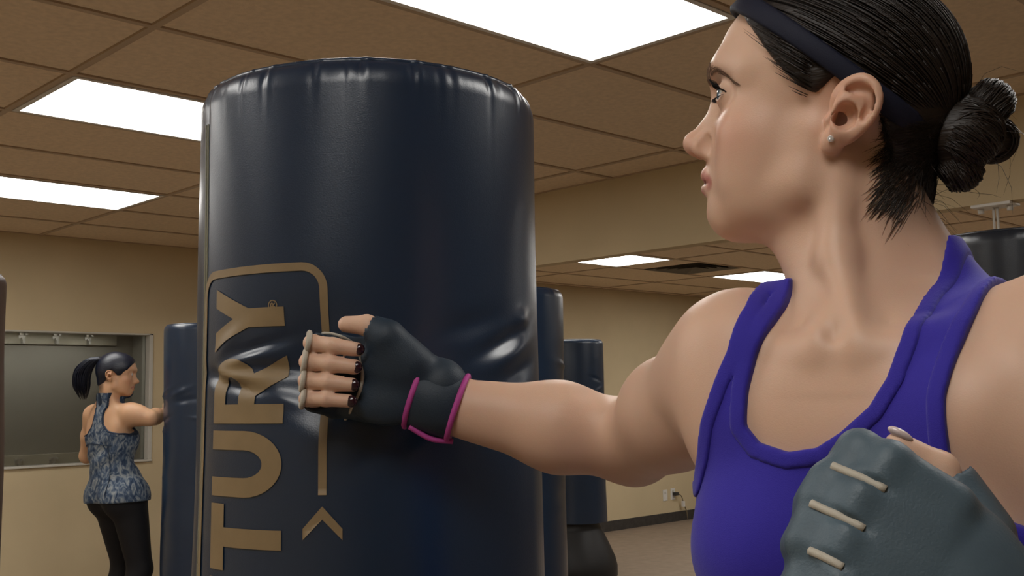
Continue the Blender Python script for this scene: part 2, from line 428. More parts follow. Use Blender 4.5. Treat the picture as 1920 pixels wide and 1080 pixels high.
def garment(F,J,off,lo,hi,kind):
    """solid shell of the tank top (kind='top') or of its bindings"""
    T=J['T']; n=240
    la=np.linspace(-.2,.2,401);ua=np.linspace(-.5,.25,751); LL,UU=np.meshgrid(la,ua,indexing='ij')
    hem=[(-.18,-.100),(-.18,-.47),(.18,-.47),(.18,-.122)]
    front=NECK_F+ARMR_F+hem+ARML_F
    back=[(.064,.2),(.056,.04),(.050,-.005),(.03,-.03),(0,-.036),(-.03,-.03),(-.05,-.005),(-.056,.04),(-.064,.2),(-.104,.2),(-.100,.06),(-.085,.0),(-.075,-.05),(-.085,-.09),(-.125,-.12),(-.18,-.12),(-.18,-.47),(.18,-.47),(.18,-.12),(.125,-.12),(.085,-.09),(.075,-.05),(.085,0),(.100,.06),(.104,.2)]
    tf=poly_sd(front,LL,UU); tb=poly_sd(back,LL,UU)
    t=F.sl(lo,hi); X,Y,Z=F.grid(t); D=J['Dt'][t]
    x,y,z=X-T.o[0],Y-T.o[1],Z-T.o[2]; M=T.M
    l=x*M[0,0]+y*M[0,1]+0*z; nn=x*M[1,0]+y*M[1,1]+0*z; u=z+0*x+0*y
    li=np.clip(((l+.2)/.001).round().astype(int),0,400); ui=np.clip(((u+.5)/.001).round().astype(int),0,750)
    def samp(tab):
        a=np.clip((l+.2)/.001,0,399.99);b=np.clip((u+.5)/.001,0,749.99);i=a.astype(int);j=b.astype(int);fa=a-i;fb=b-j
        return tab[i,j]*(1-fa)*(1-fb)+tab[i+1,j]*fa*(1-fb)+tab[i,j+1]*(1-fa)*fb+tab[i+1,j+1]*fa*fb
    w=np.clip((nn+.045)/.05,0,1); R=samp(tf)*w+samp(tb)*(1-w)
    H=J['H']; fn,_,_=cone(T(0,-.022,.03),H(-.026,0,-.035),.053,.053); R=np.maximum(np.maximum(R,-fn(X,Y,Z)),u-np.where(l<0,.058,.085))
    S2=V(*J['S2']);E2=V(*J['E2']);S=V(*J['S']);E=V(*J['E'])
    fn,_,_=cone(S2*.55+E2*.45,E2,.052,.05); R=np.maximum(R,-fn(X,Y,Z))
    fn,_,_=cone(S*.6+E*.4,E,.052,.05); R=np.maximum(R,-fn(X,Y,Z))
    if kind=='band': R=np.maximum(R,-(R+.0125)); R=np.maximum(R,-(u+.30))
    k=.0025; A=D-off; h=np.maximum(k-np.abs(A-R),0)/k; G=np.maximum(A,R)+h*h*k*.25
    # hollow: open shell 3 mm thick
    G=np.maximum(G,-(D+.004))
    return surface_net(G.astype(F32),[a[q] for a,q in zip(F.ax,t)])

def boxer_field():
    F,J,G,T,H=build_body1(); finish_body1(F,J); hand_frames1(J)
    fist_prims(F,J['HR']); fist_prims(F,J['HL'],.92,tu=.019); eye_prims(F,H)
    for s in (1,-1):
        G=Frame(H(-.014,s*.0680,-.001),H.M[0]*.976+H.M[2]*.22,H.M[1]*.94*s-H.M[0]*.34,H.M[2]*.976-H.M[0]*.22); ear_prims(F,H,s,G)
        J['ear%d'%s]=G
    return F,J
# ============================================================ the room
CEIL,CEILR=2.445,2.404
XG,YG=1.372,2.302; DX,DY=1.233,.602
WY=7.11; HX0,HX1,HZ=4.116,4.20,2.055
X0,X1,Y0=-2.327,12.4,-3.718
M_wall=mat('wall_paint',(.60,.49,.31),.75,.25,bump=.15,bscale=260,var=.04,vscale=3)
M_tile=mat('ceiling_tile',(.78,.63,.45),.9,.1,bump=.5,bscale=160,var=.07,vscale=45)
M_bar=mat('ceiling_grid',(.50,.38,.26),.6,.3)
M_floor=mat('floor_mat',(.26,.20,.15),.6,.3,bump=.3,bscale=90,var=.12,vscale=12)
M_trim=mat('trim_grey',(.55,.53,.47),.45,.5,var=.05)
M_dark=mat('dark_rubber',(.05,.045,.04),.7,.3,var=.2,vscale=20)
M_lamp=emit('lamp_diffuser',(1,.975,.93),LAMP)
M_white=mat('white_metal',(.72,.70,.66),.4,.5,var=.03)
struct(box('floor',(X0,Y0,-.1),(X1,WY,0),M_floor))
# back wall with the opening of the interior window
wx0,wx1,wz0,wz1=.95,3.388,.945,1.822
pv=[box_vf((X0,WY,0),(X1,WY+.12,wz0)),box_vf((X0,WY,wz1),(X1,WY+.12,2.6)),box_vf((X0,WY,wz0),(wx0,WY+.12,wz1)),box_vf((wx1,WY,wz0),(X1,WY+.12,wz1))]
struct(mesh('wall_back',*join(pv),M_wall,smooth=False))
struct(box('wall_left',(X0-.12,Y0,0),(X0,WY,2.6),M_wall)); struct(box('wall_front',(X0,Y0-.12,0),(X1,Y0,2.6),M_wall)); struct(box('wall_right',(X1,Y0,0),(X1+.12,WY,2.6),M_wall))
struct(box('wall_header',(HX0,Y0,HZ),(HX1,WY,2.6),M_wall))
struct(box('baseboard_back',(X0,WY-.012,0),(X1,WY,.1),M_dark,bevel=.003))
def ceiling(name,z,xs,ys,lamps,skip):
    root=struct(box(name,(xs[0],ys[0],z+.03),(xs[-1],ys[-1],z+.09),M_tile))
    tiles={}
    g=.012
    for i in range(len(xs)-1):
        for j in range(len(ys)-1):
            if (i,j) in lamps or (i,j) in skip: continue
            key=(round(xs[i+1]-xs[i],3),round(ys[j+1]-ys[j],3)); a,b=key[0]/2-.004,key[1]/2-.004
            if key not in tiles:
                v=[(-a,-b,.012),(a,-b,.012),(a,b,.012),(-a,b,.012),(-a+g,-b+g,.004),(a-g,-b+g,.004),(a-g,b-g,.004),(-a+g,b-g,.004)]
                f=[(0,1,2,3),(7,6,5,4),(4,5,1,0),(5,6,2,1),(6,7,3,2),(7,4,0,3)]
                o=mesh('ceiling_tile',v,f,M_tile,root,smooth=False); tiles[key]=o
            else: o=share(tiles[key],'ceiling_tile',root)
            o.location=((xs[i]+xs[i+1])/2,(ys[j]+ys[j+1])/2,z)
    for x in xs: box('grid_bar',(x-.012,ys[0],z-.001),(x+.012,ys[-1],z+.012),M_bar,root)
    for y in ys: box('grid_bar',(xs[0],y-.012,z-.0012),(xs[-1],y+.012,z+.0118),M_bar,root)
    return root
def lampbox(cx,cy,z,sx,sy,label):
    t=empty('ceiling_light',(cx,cy,z)); tag(t,label,'light','fluorescent ceiling lights')
    a,b=sx/2-.014,sy/2-.014
    v,f=join([box_vf((-a,-b,-.004),(-a+.02,b,.03)),box_vf((a-.02,-b,-.004),(a,b,.03)),box_vf((-a+.02,-b,-.004),(a-.02,-b+.02,.03)),box_vf((-a+.02,b-.02,-.004),(a-.02,b,.03))])
    mesh('frame',v,f,M_white,t,smooth=False)
    v,f=box_vf((-a+.02,-b+.02,0),(a-.02,b-.02,.02)); mesh('diffuser',v,f,M_lamp,t,smooth=False)
    return t
xs=[X0]+[XG+DX*k for k in range(-2,3)]+[HX0]; ys=[Y0]+[YG+DY*k for k in range(-9,8)]+[WY]
xs=[x for i,x in enumerate(xs) if i==0 or x-xs[i-1]>.05]; ys=[y for i,y in enumerate(ys) if i==0 or y-ys[i-1]>.05]
def cell(a,v): return max(i for i,q in enumerate(a) if q<=v+1e-3)
lamps={}
for k,nm in ((5,'lit fluorescent panel in the ceiling close to the back wall'),(2,'lit fluorescent panel in the ceiling above the big navy bag'),(-1,'lit fluorescent panel in the ceiling beside the header wall'),(-4,'unseen ceiling panel added to light the room, far behind the boxer')):
    for xk,extra in ((0,''),(-2,', added unseen left row')):  # left row and rearmost panels are out of view, added to light the room
        lamps[(cell(xs,XG+DX*xk+.01),cell(ys,YG+DY*k+.01))]=nm+extra
ceiling('ceiling',CEIL,xs,ys,lamps,set())
for (i,j),nm in lamps.items(): lampbox((xs[i]+xs[i+1])/2,(ys[j]+ys[j+1])/2,CEIL,xs[i+1]-xs[i],ys[j+1]-ys[j],nm)
xs2=[HX1,5.53,6.80,8.08,9.36,10.64,X1]; ys2=[Y0]+[5.16+.615*k for k in range(-14,4)]+[WY]
lamps2={(1,cell(ys2,5.17)):'lit fluorescent panel beyond the header wall, half cut off by it',(3,cell(ys2,5.17)):'lit fluorescent panel beyond the header wall, behind the ceiling vent',(1,cell(ys2,3.4)):'unseen added light panel beyond the header wall, behind the boxer',(3,cell(ys2,3.4)):'unseen added light panel of a second row beyond the header wall',(1,cell(ys2,.3)):'unseen added light panel beyond the header wall near the front',(4,cell(ys2,.3)):'unseen added light panel beyond the header wall in the far front corner'}  # first two panels stand in view, the rest are unseen added lights
ventc=(2,cell(ys2,5.17))
ceiling('ceiling_rear',CEILR,xs2,ys2,lamps2,{ventc})
for (i,j),nm in lamps2.items(): lampbox((xs2[i]+xs2[i+1])/2,(ys2[j]+ys2[j+1])/2,CEILR,xs2[i+1]-xs2[i],ys2[j+1]-ys2[j],nm)
# air vent: square louvre in a tile
i,j=ventc; cx,cy=(xs2[i]+xs2[i+1])/2,(ys2[j]+ys2[j+1])/2; a,b=(xs2[i+1]-xs2[i])/2,(ys2[j+1]-ys2[j])/2
t=tag(empty('ceiling_vent',(cx,cy,CEILR)),'dark square louvred air vent set in the ceiling between two lights','vent')
for lo_,hi_ in ((-a+.005,-.30),(.30,a-.005)): mesh('vent_plate',*box_vf((lo_,-b,.004),(hi_,b,.015)),M_tile,t,smooth=False)
M_vent=mat('vent_metal',(.16,.14,.11),.5,.4,var=.1)
mesh('duct_back',*box_vf((-.30,-b,.022),(.30,b,.028)),M_dark,t,smooth=False)
for k in range(4):
    r0=.29-.065*k; r1=r0-.038; p=[]
    for s,(rr,z) in enumerate(((r0,-.004),(r1,.016))): p+=[(-rr,-rr,z),(rr,-rr,z),(rr,rr,z),(-rr,rr,z)]
    p+=[(x,y,z+.003) for x,y,z in p]
    f=[]
    for q in range(4):
        n=(q+1)%4; f+=[(q,n,4+n,4+q),(8+q,12+q,12+n,8+n),(q,8+q,8+n,n),(4+q,4+n,12+n,12+q)]
    mesh('louvre',p,f,M_vent,t,smooth=False)
# interior window: frame, tinted pane, shallow alcove behind
wroot=struct(empty('window_1',(0,WY,0)))
M_alc=mat('alcove_wall',(.44,.42,.38),.8,.2,var=.05,vscale=2)
M_board=mat('rail_board',(.66,.62,.52),.6,.3,var=.06)
M_hook=mat('hook_metal',(.75,.73,.70),.3,.5,metal=.6)
fw=.028
for nm,lo,hi in (('window_frame',(wx0,-.012,wz1-fw*.4),(wx1,.10,wz1)),('window_frame',(wx0,-.02,wz0),(wx1,.10,wz0+fw*.5)),('window_frame',(wx1-fw,-.012,wz0),(wx1,.10,wz1)),('window_frame',(wx0,-.012,wz0),(wx0+fw,.10,wz1))):
    box(nm,lo,hi,M_trim,wroot,.003)
struct(mesh('wall_alcove',*join([box_vf((wx0-.1,WY+.36,wz0-.1),(wx1+.1,WY+.40,wz1+.1)),box_vf((wx0-.1,WY+.12,wz0-.1),(wx1+.1,WY+.40,wz0-.02)),box_vf((wx0-.1,WY+.12,wz1+.02),(wx1+.1,WY+.40,wz1+.1)),box_vf((wx0-.1,WY+.12,wz0-.1),(wx0-.02,WY+.40,wz1+.1)),box_vf((wx1+.02,WY+.12,wz0-.1),(wx1+.1,WY+.40,wz1+.1))]),M_alc,smooth=False))
gm=bpy.data.materials.new('tinted_glass'); gm.use_nodes=True; nt=gm.node_tree; N=nt.nodes; L=nt.links; N.remove(N['Principled BSDF'])
tr=N.new('ShaderNodeBsdfTransparent'); tr.inputs[0].default_value=(.80,.80,.77,1); gl=N.new('ShaderNodeBsdfGlossy'); gl.inputs['Roughness'].default_value=.02; gl.inputs[0].default_value=(.8,.8,.8,1)
lw=N.new('ShaderNodeFresnel'); lw.inputs[0].default_value=1.75; mx=N.new('ShaderNodeMixShader'); L.new(lw.outputs[0],mx.inputs[0]); L.new(tr.outputs[0],mx.inputs[1]); L.new(gl.outputs[0],mx.inputs[2]); L.new(mx.outputs[0],N['Material Output'].inputs[0])
box('pane',(wx0+fw,.045,wz0+fw*.5),(wx1-fw,.051,wz1-fw*.4),gm,wroot)
def hook_rail(z,label,xe):
    t=tag(empty('hook_rail',(0,WY+.36,z)),label,'coat rack','hook rails behind the interior window')
    box('board',(wx0-.05,-.022,-.048),(xe,0,.048),M_board,t,.002)
    first=None
    x=2.405
    for k in range(-6,4):
        xx=x+.222*k
        if xx>xe-.03 or xx<wx0: continue
        if first is None:
            pr=[box_vf((-.022,-.028,-.012),(.022,-.022,.026)),box_vf((-.026,-.060,.010),(-.010,-.026,.024)),box_vf((.010,-.060,.010),(.026,-.026,.024)),box_vf((-.008,-.05,-.045),(.008,-.026,-.006)),box_vf((-.008,-.066,-.045),(.008,-.046,-.018))]
            first=mesh('hook',*join(pr),M_hook,t,smooth=False); o=first
        else: o=share(first,'hook',t)
        o.location=(xx,0,0)
lampbox(2.25,WY+.165,wz1+.012,1.9,.12,'unseen panel added to light the alcove behind the interior window')  # panel added out of sight, only to brighten the alcove
hook_rail(1.80,'grey board with a row of white coat hooks along the window top',3.28)
hook_rail(.925+.04,'grey board with a row of white coat hooks along the window bottom',3.50)
# wall outlets
def outlet(x,z,label,plug):
    t=tag(empty('wall_outlet',(x,WY,z)),label,'outlet')
    box('cover_plate',(-.036,-.007,-.058),(.036,0,.058),M_white,t,.003)
    for s in (-1,1): box('socket',(-.016,-.009,s*.024-.014),(.016,-.004,s*.024+.014),M_white if s<0 else M_trim,t,.003)
outlet(9.055,.283,'white wall outlet with nothing plugged in, low on the back wall',0)
outlet(9.185,.287,'white wall outlet with a dark plug in it, low on the back wall',1)
M_cord=mat('cord_tan',(.20,.16,.10),.6,.3,var=.1)
t=tag(empty('power_cord',(9.2,WY-.01,.283)),'tan power cord with black plug and white adapter hanging from the outlet','cord')
box('plug',(-.030,-.045,-.010),(.030,0,.022),M_dark,t,.004)
cp=spline([(.02,-.03,.006),(.07,-.04,-.02),(.10,-.04,-.08),(.13,-.04,-.14),(.16,-.04,-.20),(.18,-.03,-.27)],16)
mesh('cable',*tube_mesh(cp,.006,6),M_cord,t)
box('adapter',(.085,-.055,-.135),(.115,-.025,-.075),M_white,t,.004)
# hanger rod clamped to the header
P=np.array([4.16,1.63,0]); t=tag(empty('hanger_rod',(P[0],P[1],HZ)),'white twin hanger rod clamped under the header wall behind a black bag','rod')
box('clamp_plate',(-.05,-.075,-.012),(.05,.075,0),M_white,t,.003)
for s in (-1,1):
    mesh('bolt',*tube_mesh([(0,s*.055,0),(0,s*.055,-.03)],.012,8),M_white,t)
    mesh('rod',*tube_mesh([(0,s*.0075,0),(0,s*.0075,-.55)],.0048,8),M_white,t)
# ============================================================ punching bags
M_vinyl=mat('navy_vinyl',(.0060,.0205,.049),.32,.5,bump=.12,bscale=700,var=.10,vscale=4,coat=.35)
M_vinylb=mat('black_vinyl',(.004,.006,.010),.30,.5,bump=.12,bscale=500,var=.10,vscale=4)
M_brown=mat('brown_vinyl',(.035,.014,.010),.4,.5,bump=.12,bscale=500,var=.10,vscale=4)
M_print=mat('gold_print',(.235,.165,.085),.5,.4,var=.08,vscale=30)
M_base=mat('base_plastic',(.012,.012,.013),.5,.4,var=.1)
M_welt=mat('seam_welt',(.20,.19,.13),.5,.4,var=.1)
BR=.220
def sm(x,a,b):
    t=np.clip((x-a)/(b-a),0,1); return t*t*(3-2*t)
def bag_r(th,z,R,zt,seed,dents,pl=1.0):
    """radius of the bag cover at angle th (0 faces the camera), height z below the rim zt"""
    th=np.asarray(th,float); z=np.asarray(z,float); g=np.random.default_rng(seed)
    h=zt-z
    rim=.030; r=R*(1-.006*np.cos(2*th+seed))+.003*np.sin(z*5+seed)
    # rounded shoulder to the seam
    t=np.clip(1-h/rim,0,1); r=r-.017*(1-np.sqrt(np.maximum(1-t*t,0)))
    # gathered pleats under the seam, at irregular spacing
    n=46; pos=np.cumsum(g.uniform(.5,1.5,n)); pos=pos/pos[-1]*2*math.pi; dep=g.uniform(.05,1.0,n)**1.6*.0050*pl; wid=g.uniform(.012,.030,n); ln=g.uniform(.010,.030,n)
    for p,d,w_,l in zip(pos,dep,wid,ln):
        dd=(th-p+math.pi)%(2*math.pi)-math.pi; r=r-d*np.exp(-(dd/w_)**2)*np.exp(-h/l)*sm(h,-.002,.010)+d*.6*np.exp(-((dd-w_*1.6)/w_)**2)*np.exp(-h/l)
    # slow waves in the padding
    for k in range(6):
        r=r+.0009*np.sin((k+1)*th+g.uniform(0,6))*np.sin(z*g.uniform(4,14)+g.uniform(0,6))
    for (tc,zc,wt,wz,ang,d) in dents:
        a=((th-tc+math.pi)%(2*math.pi)-math.pi)*R; b=z-zc; c,s=math.cos(ang),math.sin(ang); u=a*c+b*s; v=-a*s+b*c
        r=r+d*np.exp(-(u/wt)**2-(v/wz)**2)
    return r
def bag(loc,R,zt,mt,label,seed,rz,res,dents=(),group='punching bags'):
    root=tag(empty('punching_bag',loc,rz),label,'punching bag',group)
    nth,nz,thr=res
    if thr:
        th=np.concatenate([np.linspace(-thr,thr,nth,endpoint=False),np.linspace(thr,2*math.pi-thr,nth//4,endpoint=False)])
    else: th=np.linspace(-math.pi,math.pi,nth,endpoint=False)
    zb=.42
    z=np.concatenate([np.linspace(zb,zt-.55,nz//4,endpoint=False),np.linspace(zt-.55,zt-.10,nz//2,endpoint=False),zt-.10*(1-np.linspace(0,1,nz//3))**1.3])
    TH,ZZ=np.meshgrid(th,z,indexing='ij'); Rr=bag_r(TH,ZZ,R,zt,seed,dents)
    vt=np.stack([Rr*np.sin(TH),-Rr*np.cos(TH),ZZ],-1).reshape(-1,3); a=len(th);b=len(z)
    i,j=np.meshgrid(np.arange(a),np.arange(b-1),indexing='ij'); i2=(i+1)%a
    q=np.stack([i*b+j,i2*b+j,i2*b+j+1,i*b+j+1],-1).reshape(-1,4)
    mesh('cover',vt,q,mt,root)
    rs=bag_r(th,np.full_like(th,zt),R,zt,seed,dents)
    # top panel with its welt
    v=[(0,0,zt+.008)];f=[]
    for k,s in enumerate((.35,.7,.93,1.0)):
        for t_,r_ in zip(th,rs): v.append((r_*s*math.sin(t_),-r_*s*math.cos(t_),zt+.008*(1-s)-.0005))
    for j in range(a): f.append((0,1+j,1+(j+1)%a))
    for k in range(3):
        for j in range(a): f.append((1+k*a+j,1+(k+1)*a+j,1+(k+1)*a+(j+1)%a,1+k*a+(j+1)%a))
    mesh('top_panel',v,f,mt,root)
    P=[(r_*math.sin(t_),-r_*math.cos(t_),zt) for t_,r_ in zip(th,rs)]
    mesh('rim_welt',*tube_mesh(P,.0042,6,closed=True),mt,root)
    # weighted base
    pr=[(0,0),(.27,0),(.30,.03),(.30,.10),(.285,.16),(.24,.26),(.19,.36),(.17,.40),(R*.80,.42),(R*.98,.43),(R*.98,.45),(0,.45)]
    mesh('base',*lathe([(r_*R/.2286,z_) for r_,z_ in pr],40),M_base,root)
    return root
def arc(cx,cy,rx,ry,a0,a1,n=10): return [(cx+rx*math.cos(a),cy+ry*math.sin(a)) for a in np.linspace(a0,a1,n)]
PI=math.pi
GLY={'U':[[(0,1),(0,.46)]+arc(.5,.46,.5,.46,PI,2*PI,18)+[(1,1),(.71,1)]+arc(.5,.47,.21,.24,2*PI,PI,14)+[(.29,1)]],
 'R':[[(0,0),(0,1),(.55,1)]+arc(.58,.67,.42,.33,PI/2,-PI/2*.72,14)+[(1.02,0),(.70,0),(.42,.34),(.29,.34),(.29,0)],[(.29,.56),(.54,.56)]+arc(.54,.665,.17,.105,-PI/2,PI/2,8)+[(.29,.77)]],
 'Y':[[(0,1),(.30,1),(.5,.66),(.70,1),(1,1),(.645,.42),(.645,0),(.355,0),(.355,.42)]],
 'T':[[(0,1),(1,1),(1,.76),(.645,.76),(.645,0),(.355,0),(.355,.76),(0,.76)]],
 'N':[[(0,0),(0,1),(.30,1),(.71,.42),(.71,1),(1,1),(1,0),(.70,0),(.29,.58),(.29,0)]],
 'E':[[(0,0),(0,1),(.9,1),(.9,.77),(.29,.77),(.29,.61),(.82,.61),(.82,.40),(.29,.40),(.29,.23),(.9,.23),(.9,0)]],
 'C':[[(1,.80)]+arc(.5,.5,.5,.5,.62,2*PI-.62,26)+[(.78,.30)]+arc(.5,.5,.215,.26,2*PI-.75,.75,20)]}
def flat_tris(polys):
    vs=[Vector((x,y,0)) for p in polys for x,y in p]; tris=geometry.tessellate_polygon([[Vector((x,y,0)) for x,y in p] for p in polys])
    return vs,tris
def print_piece(name,polys,root,fn,step):
    """flat print outline (metres: s along the girth, z up) laid on the cover"""
    vs,tr=flat_tris(polys); bm=bmesh.new(); bv=[bm.verts.new(v) for v in vs]
    for t_ in tr:
        try: bm.faces.new([bv[i] for i in t_])
        except ValueError: pass
    xs_=[v.co.x for v in bm.verts]; ys_=[v.co.y for v in bm.verts]
    for ax,lo,hi in ((0,min(xs_),max(xs_)),(1,min(ys_),max(ys_))):
        p=lo+step
        while p<hi:
            co=(p,0,0) if ax==0 else (0,p,0); no=(1,0,0) if ax==0 else (0,1,0)
            bmesh.ops.bisect_plane(bm,geom=bm.verts[:]+bm.edges[:]+bm.faces[:],plane_co=co,plane_no=no); p+=step
    for v in bm.verts: v.co=fn(v.co.x,v.co.y)
    bmesh.ops.recalc_face_normals(bm,faces=bm.faces[:])
    me=bpy.data.meshes.new(name); bm.to_mesh(me); bm.free(); me.materials.append(M_print)
    me.polygons.foreach_set('use_smooth',np.ones(len(me.polygons),bool))
    o=bpy.data.objects.new(name,me); COL.objects.link(o); o.parent=root; return o
# --- main bag
BC=np.array([-.1845,1.395]); BZ=1.742
def on_bag(x,y,R=BR):
    d=ray_dir(x,y); a=d[0]**2+d[1]**2; b=-(d[0]*BC[0]+d[1]*BC[1]); c=BC@BC-R*R; t_=(-b-math.sqrt(max(b*b-a*c,0)))/a
    return math.atan2(d[0]*t_-BC[0],-(d[1]*t_-BC[1])), CAMZ+d[2]*t_
fc=on_bag(592,692)
dents=[(fc[0]-.02,fc[1],.055,.060,0,-.020)]
def dent_px(x,y,wt,wz,ang,d):
    th_,z_=on_bag(x,y); dents.append((th_,z_,wt,wz,ang,d))
# creases radiating from the blow towards the left and right
for a in [(470,655,.040,.0075,.25,-.006),(455,672,.045,.0085,.18,.0045),(500,690,.04,.008,-.05,-.006),(430,705,.030,.007,-.25,.0045),(455,725,.050,.008,-.15,-.006),(520,742,.035,.009,-.35,.004),(430,640,.028,.009,.5,.004),(400,700,.020,.010,-.1,-.005),
          (950,640,.05,.010,.35,-.0045),(965,665,.05,.011,.35,.0035),(880,610,.05,.014,.25,-.003),(985,600,.02,.012,.2,.004),(975,700,.05,.012,.3,-.0035),(880,760,.06,.014,.35,.0025),(760,820,.05,.014,.5,-.003),(560,800,.05,.02,-.6,.003)]: dent_px(*a)
bagm=bag(room((BC[0],BC[1],0)),BR,BZ,M_vinyl,'big navy blue punching bag with gold lettering, hit by the boxer',3,-YAW,(360,420,1.75),dents)
def cover_pt(th_,z_,off=.0012):
    r=float(bag_r(np.array([th_]),np.array([z_]),BR,BZ,3,dents)[0])+off; return Vector((r*math.sin(th_),-r*math.cos(th_),z_))
def sz(x,y): th_,z_=on_bag(x,y); return th_*BR,z_
lay=lambda s_,z_: cover_pt(s_/BR,z_)
# letters: baseline to the right, tops to the left, reading upwards
s_top=sz(402,700)[0]; s_base=sz(530,700)[0]; cap=s_base-s_top
yu=sz(465,933)[1]; yt=sz(465,808)[1]; lw_=yt-yu; z1=sz(465,794)[1]; pitch_=z1-yu
lab=tag(empty('brand_print'),'gold brand lettering printed up the bag'); del lab['label']; lab.parent=bagm
word='CENTURY'; zU=yu
for k,ch in enumerate(word):
    zb_=zU+(k-4)*pitch_
    polys=[[(s_base-cap*v,zb_+lw_*u) for u,v in p] for p in GLY[ch]]
    print_piece('printed_letter',polys,lab,lay,.005)
# rounded frame line
sl,sr=sz(382,600)[0]-.004,sz(613.5,600)[0]; sri=sz(598,600)[0]; wdt=sr-sri; ztop=sz(540,493)[1]; zbot=sz(605,928)[1]; rc=.030
outer=[(sr,zbot),(sr,ztop-rc)]+arc(sr-rc,ztop-rc,rc,rc,0,PI/2,10)+arc(sl+rc,ztop-rc,rc,rc,PI/2,PI,10)+[(sl,zbot-.6),(sl+wdt,zbot-.6)]+arc(sl+rc,ztop-rc,rc-wdt,rc-wdt,PI,PI/2,10)+arc(sr-rc,ztop-rc,rc-wdt,rc-wdt,PI/2,0,10)+[(sri,zbot)]
print_piece('frame_line',[outer],lab,lay,.008)
cxs=(sr+sri)/2; zc_=sz(607,949)[1]
print_piece('frame_point',[[(cxs,zc_),(cxs+.022,zc_-.024),(cxs+.022,zc_-.036),(cxs,zc_-.014),(cxs-.022,zc_-.036),(cxs-.022,zc_-.024)]],lab,lay,.01)
# registered mark
rs_,rz_=sz(511,572); rr_=.0058
print_piece('registered_ring',[arc(rs_,rz_,rr_,rr_,0,2*PI-.2,22),arc(rs_,rz_,rr_-.0012,rr_-.0012,0,2*PI-.2,22)],lab,lay,.02)
print_piece('registered_letter',[[(rs_+.003-.006*v,rz_-.0028+.0056*u) for u,v in p] for p in GLY['R']],lab,lay,.02)
# vertical welted seam at the left
for ds in (-.0035,.0035):
    zz=np.linspace(.44,BZ-.05,120); th_=sz(379,700)[0]/BR
    mesh('side_seam',*tube_mesh([cover_pt(th_+ds/BR,z_,.0003) for z_ in zz],.0013,5),M_welt,bagm)
# --- the other bags
def place(px,d): return room(Lp(px,740,d)[:2].tolist()+[0])
gen=lambda s_:[(random.Random(s_*31+k).uniform(-1.5,1.5),random.Random(s_*37+k).uniform(.7,1.55),.07,random.Random(s_*41+k).uniform(.007,.014),random.Random(s_*43+k).uniform(-.4,.4),random.Random(s_*47+k).choice((-1,1))*.005) for k in range(26)]
bag(place(390,5.68),.225,1.75,M_vinyl,'navy punching bag that the woman in the patterned top is hitting',11,-YAW,(120,120,0),gen(11))
bag(place(946,4.08),.225,1.75,M_vinyl,'navy punching bag right behind the big lettered bag, wrinkled near its foot',12,-YAW,(120,120,0),gen(12))
bag(place(1076,8.05),.225,1.755,M_vinyl,'navy punching bag farthest back, in front of the back wall',13,-YAW,(100,90,0),gen(13))
bag(place(1925,2.74),.229,1.738,M_vinylb,'black punching bag standing behind the boxer, below the hanger rod',14,-YAW,(160,120,0),gen(14)[:8])
bag(place(-160,2.95),.225,1.72,M_brown,'dark brown punching bag in front of the interior window, mostly out of view',15,-YAW,(100,90,0),())
# ============================================================ the boxer: objects
def local_field(c,r,h): 
    return Field(*[np.arange(c[i]-r[i],c[i]+r[i]+h,h).astype(F32) for i in range(3)])
def skin_tint(P,base,H=None,nape=True,lips=(.40,.125,.105)):
    n=len(P); c=np.tile(np.array(base),(n,1)).astype(float)
    if H is not None:
        q=H.inv(P); f_,l_,u_=q[:,0],np.abs(q[:,1]),q[:,2]
        g=lambda cc,r: np.exp(-(((f_-cc[0])/r[0])**2+((l_-cc[1])/r[1])**2+((u_-cc[2])/r[2])**2))
        def mixc(w,col): 
            nonlocal c; w=np.clip(w,0,1)[:,None]; c=c*(1-w)+np.array(col)*w
        mixc(.55*g((.062,.046,-.018),(.03,.03,.024)),(base[0]*1.02,base[1]*.72,base[2]*.70))      # cheeks
        mixc(.45*g((.108,0,-.022),(.016,.016,.014)),(base[0]*1.0,base[1]*.68,base[2]*.66))       # nose tip
        mixc(.45*g((-.02,.078,.012),(.03,.014,.04)),(base[0]*1.0,base[1]*.70,base[2]*.62))       # ear
        w=np.zeros(n)
        for pts in (LIP_UP,LIP_LO):
            pp=np.array(pts); 
            for a,b in zip(pp[:-1],pp[1:]):
                e=b-a; Q=np.stack([f_,l_,u_],1)-a; t_=np.clip((Q@e)/(e@e),0,1); d=np.linalg.norm(Q-t_[:,None]*e,axis=1); w=np.maximum(w,1-sm(d,.0056,.0074))
        mixc(w*.9,lips)
        dm=np.full(n,1.); pp=np.array([(.0765,.0275,-.0558),(.0875,.0165,-.0544),(.0955,.0070,-.0533),(.0972,0,-.0534)])
        for a,b in zip(pp[:-1],pp[1:]):
            e=b-a; Q=np.stack([f_,l_,u_],1)-a; t_=np.clip((Q@e)/(e@e),0,1); dm=np.minimum(dm,np.linalg.norm(Q-t_[:,None]*e,axis=1))
        mixc(.8*(1-sm(dm,.0012,.0026)),(.13,.03,.03))
        if nape: mixc(.75*sm(-f_,.045,.066)*sm(u_,-.105,-.05)*(1-sm(l_,.050,.066)),(.05,.03,.02))
    return c
LIP_UP=[(.0780,.0240,-.0535),(.0865,.0145,-.0495),(.0915,.0065,-.0462),(.0918,0,-.0468)]
LIP_LO=[(.0775,.0230,-.0555),(.0850,.0140,-.0588),(.0890,.0060,-.0600),(.0895,0,-.0602)]
def set_tint(o,c):
    a=o.data.attributes.new('tint','FLOAT_COLOR','POINT'); a.data.foreach_set('color',np.concatenate([c,np.ones((len(c),1))],1).astype(np.float32).ravel())
M_skin=attr_color(mat('skin',(.6,.38,.27),.47,.4,bump=.10,bscale=900,sub=.18))
M_purple=mat('purple_jersey',(.030,.019,.330),.75,.3,bump=.25,bscale=1500,sheen=.15)
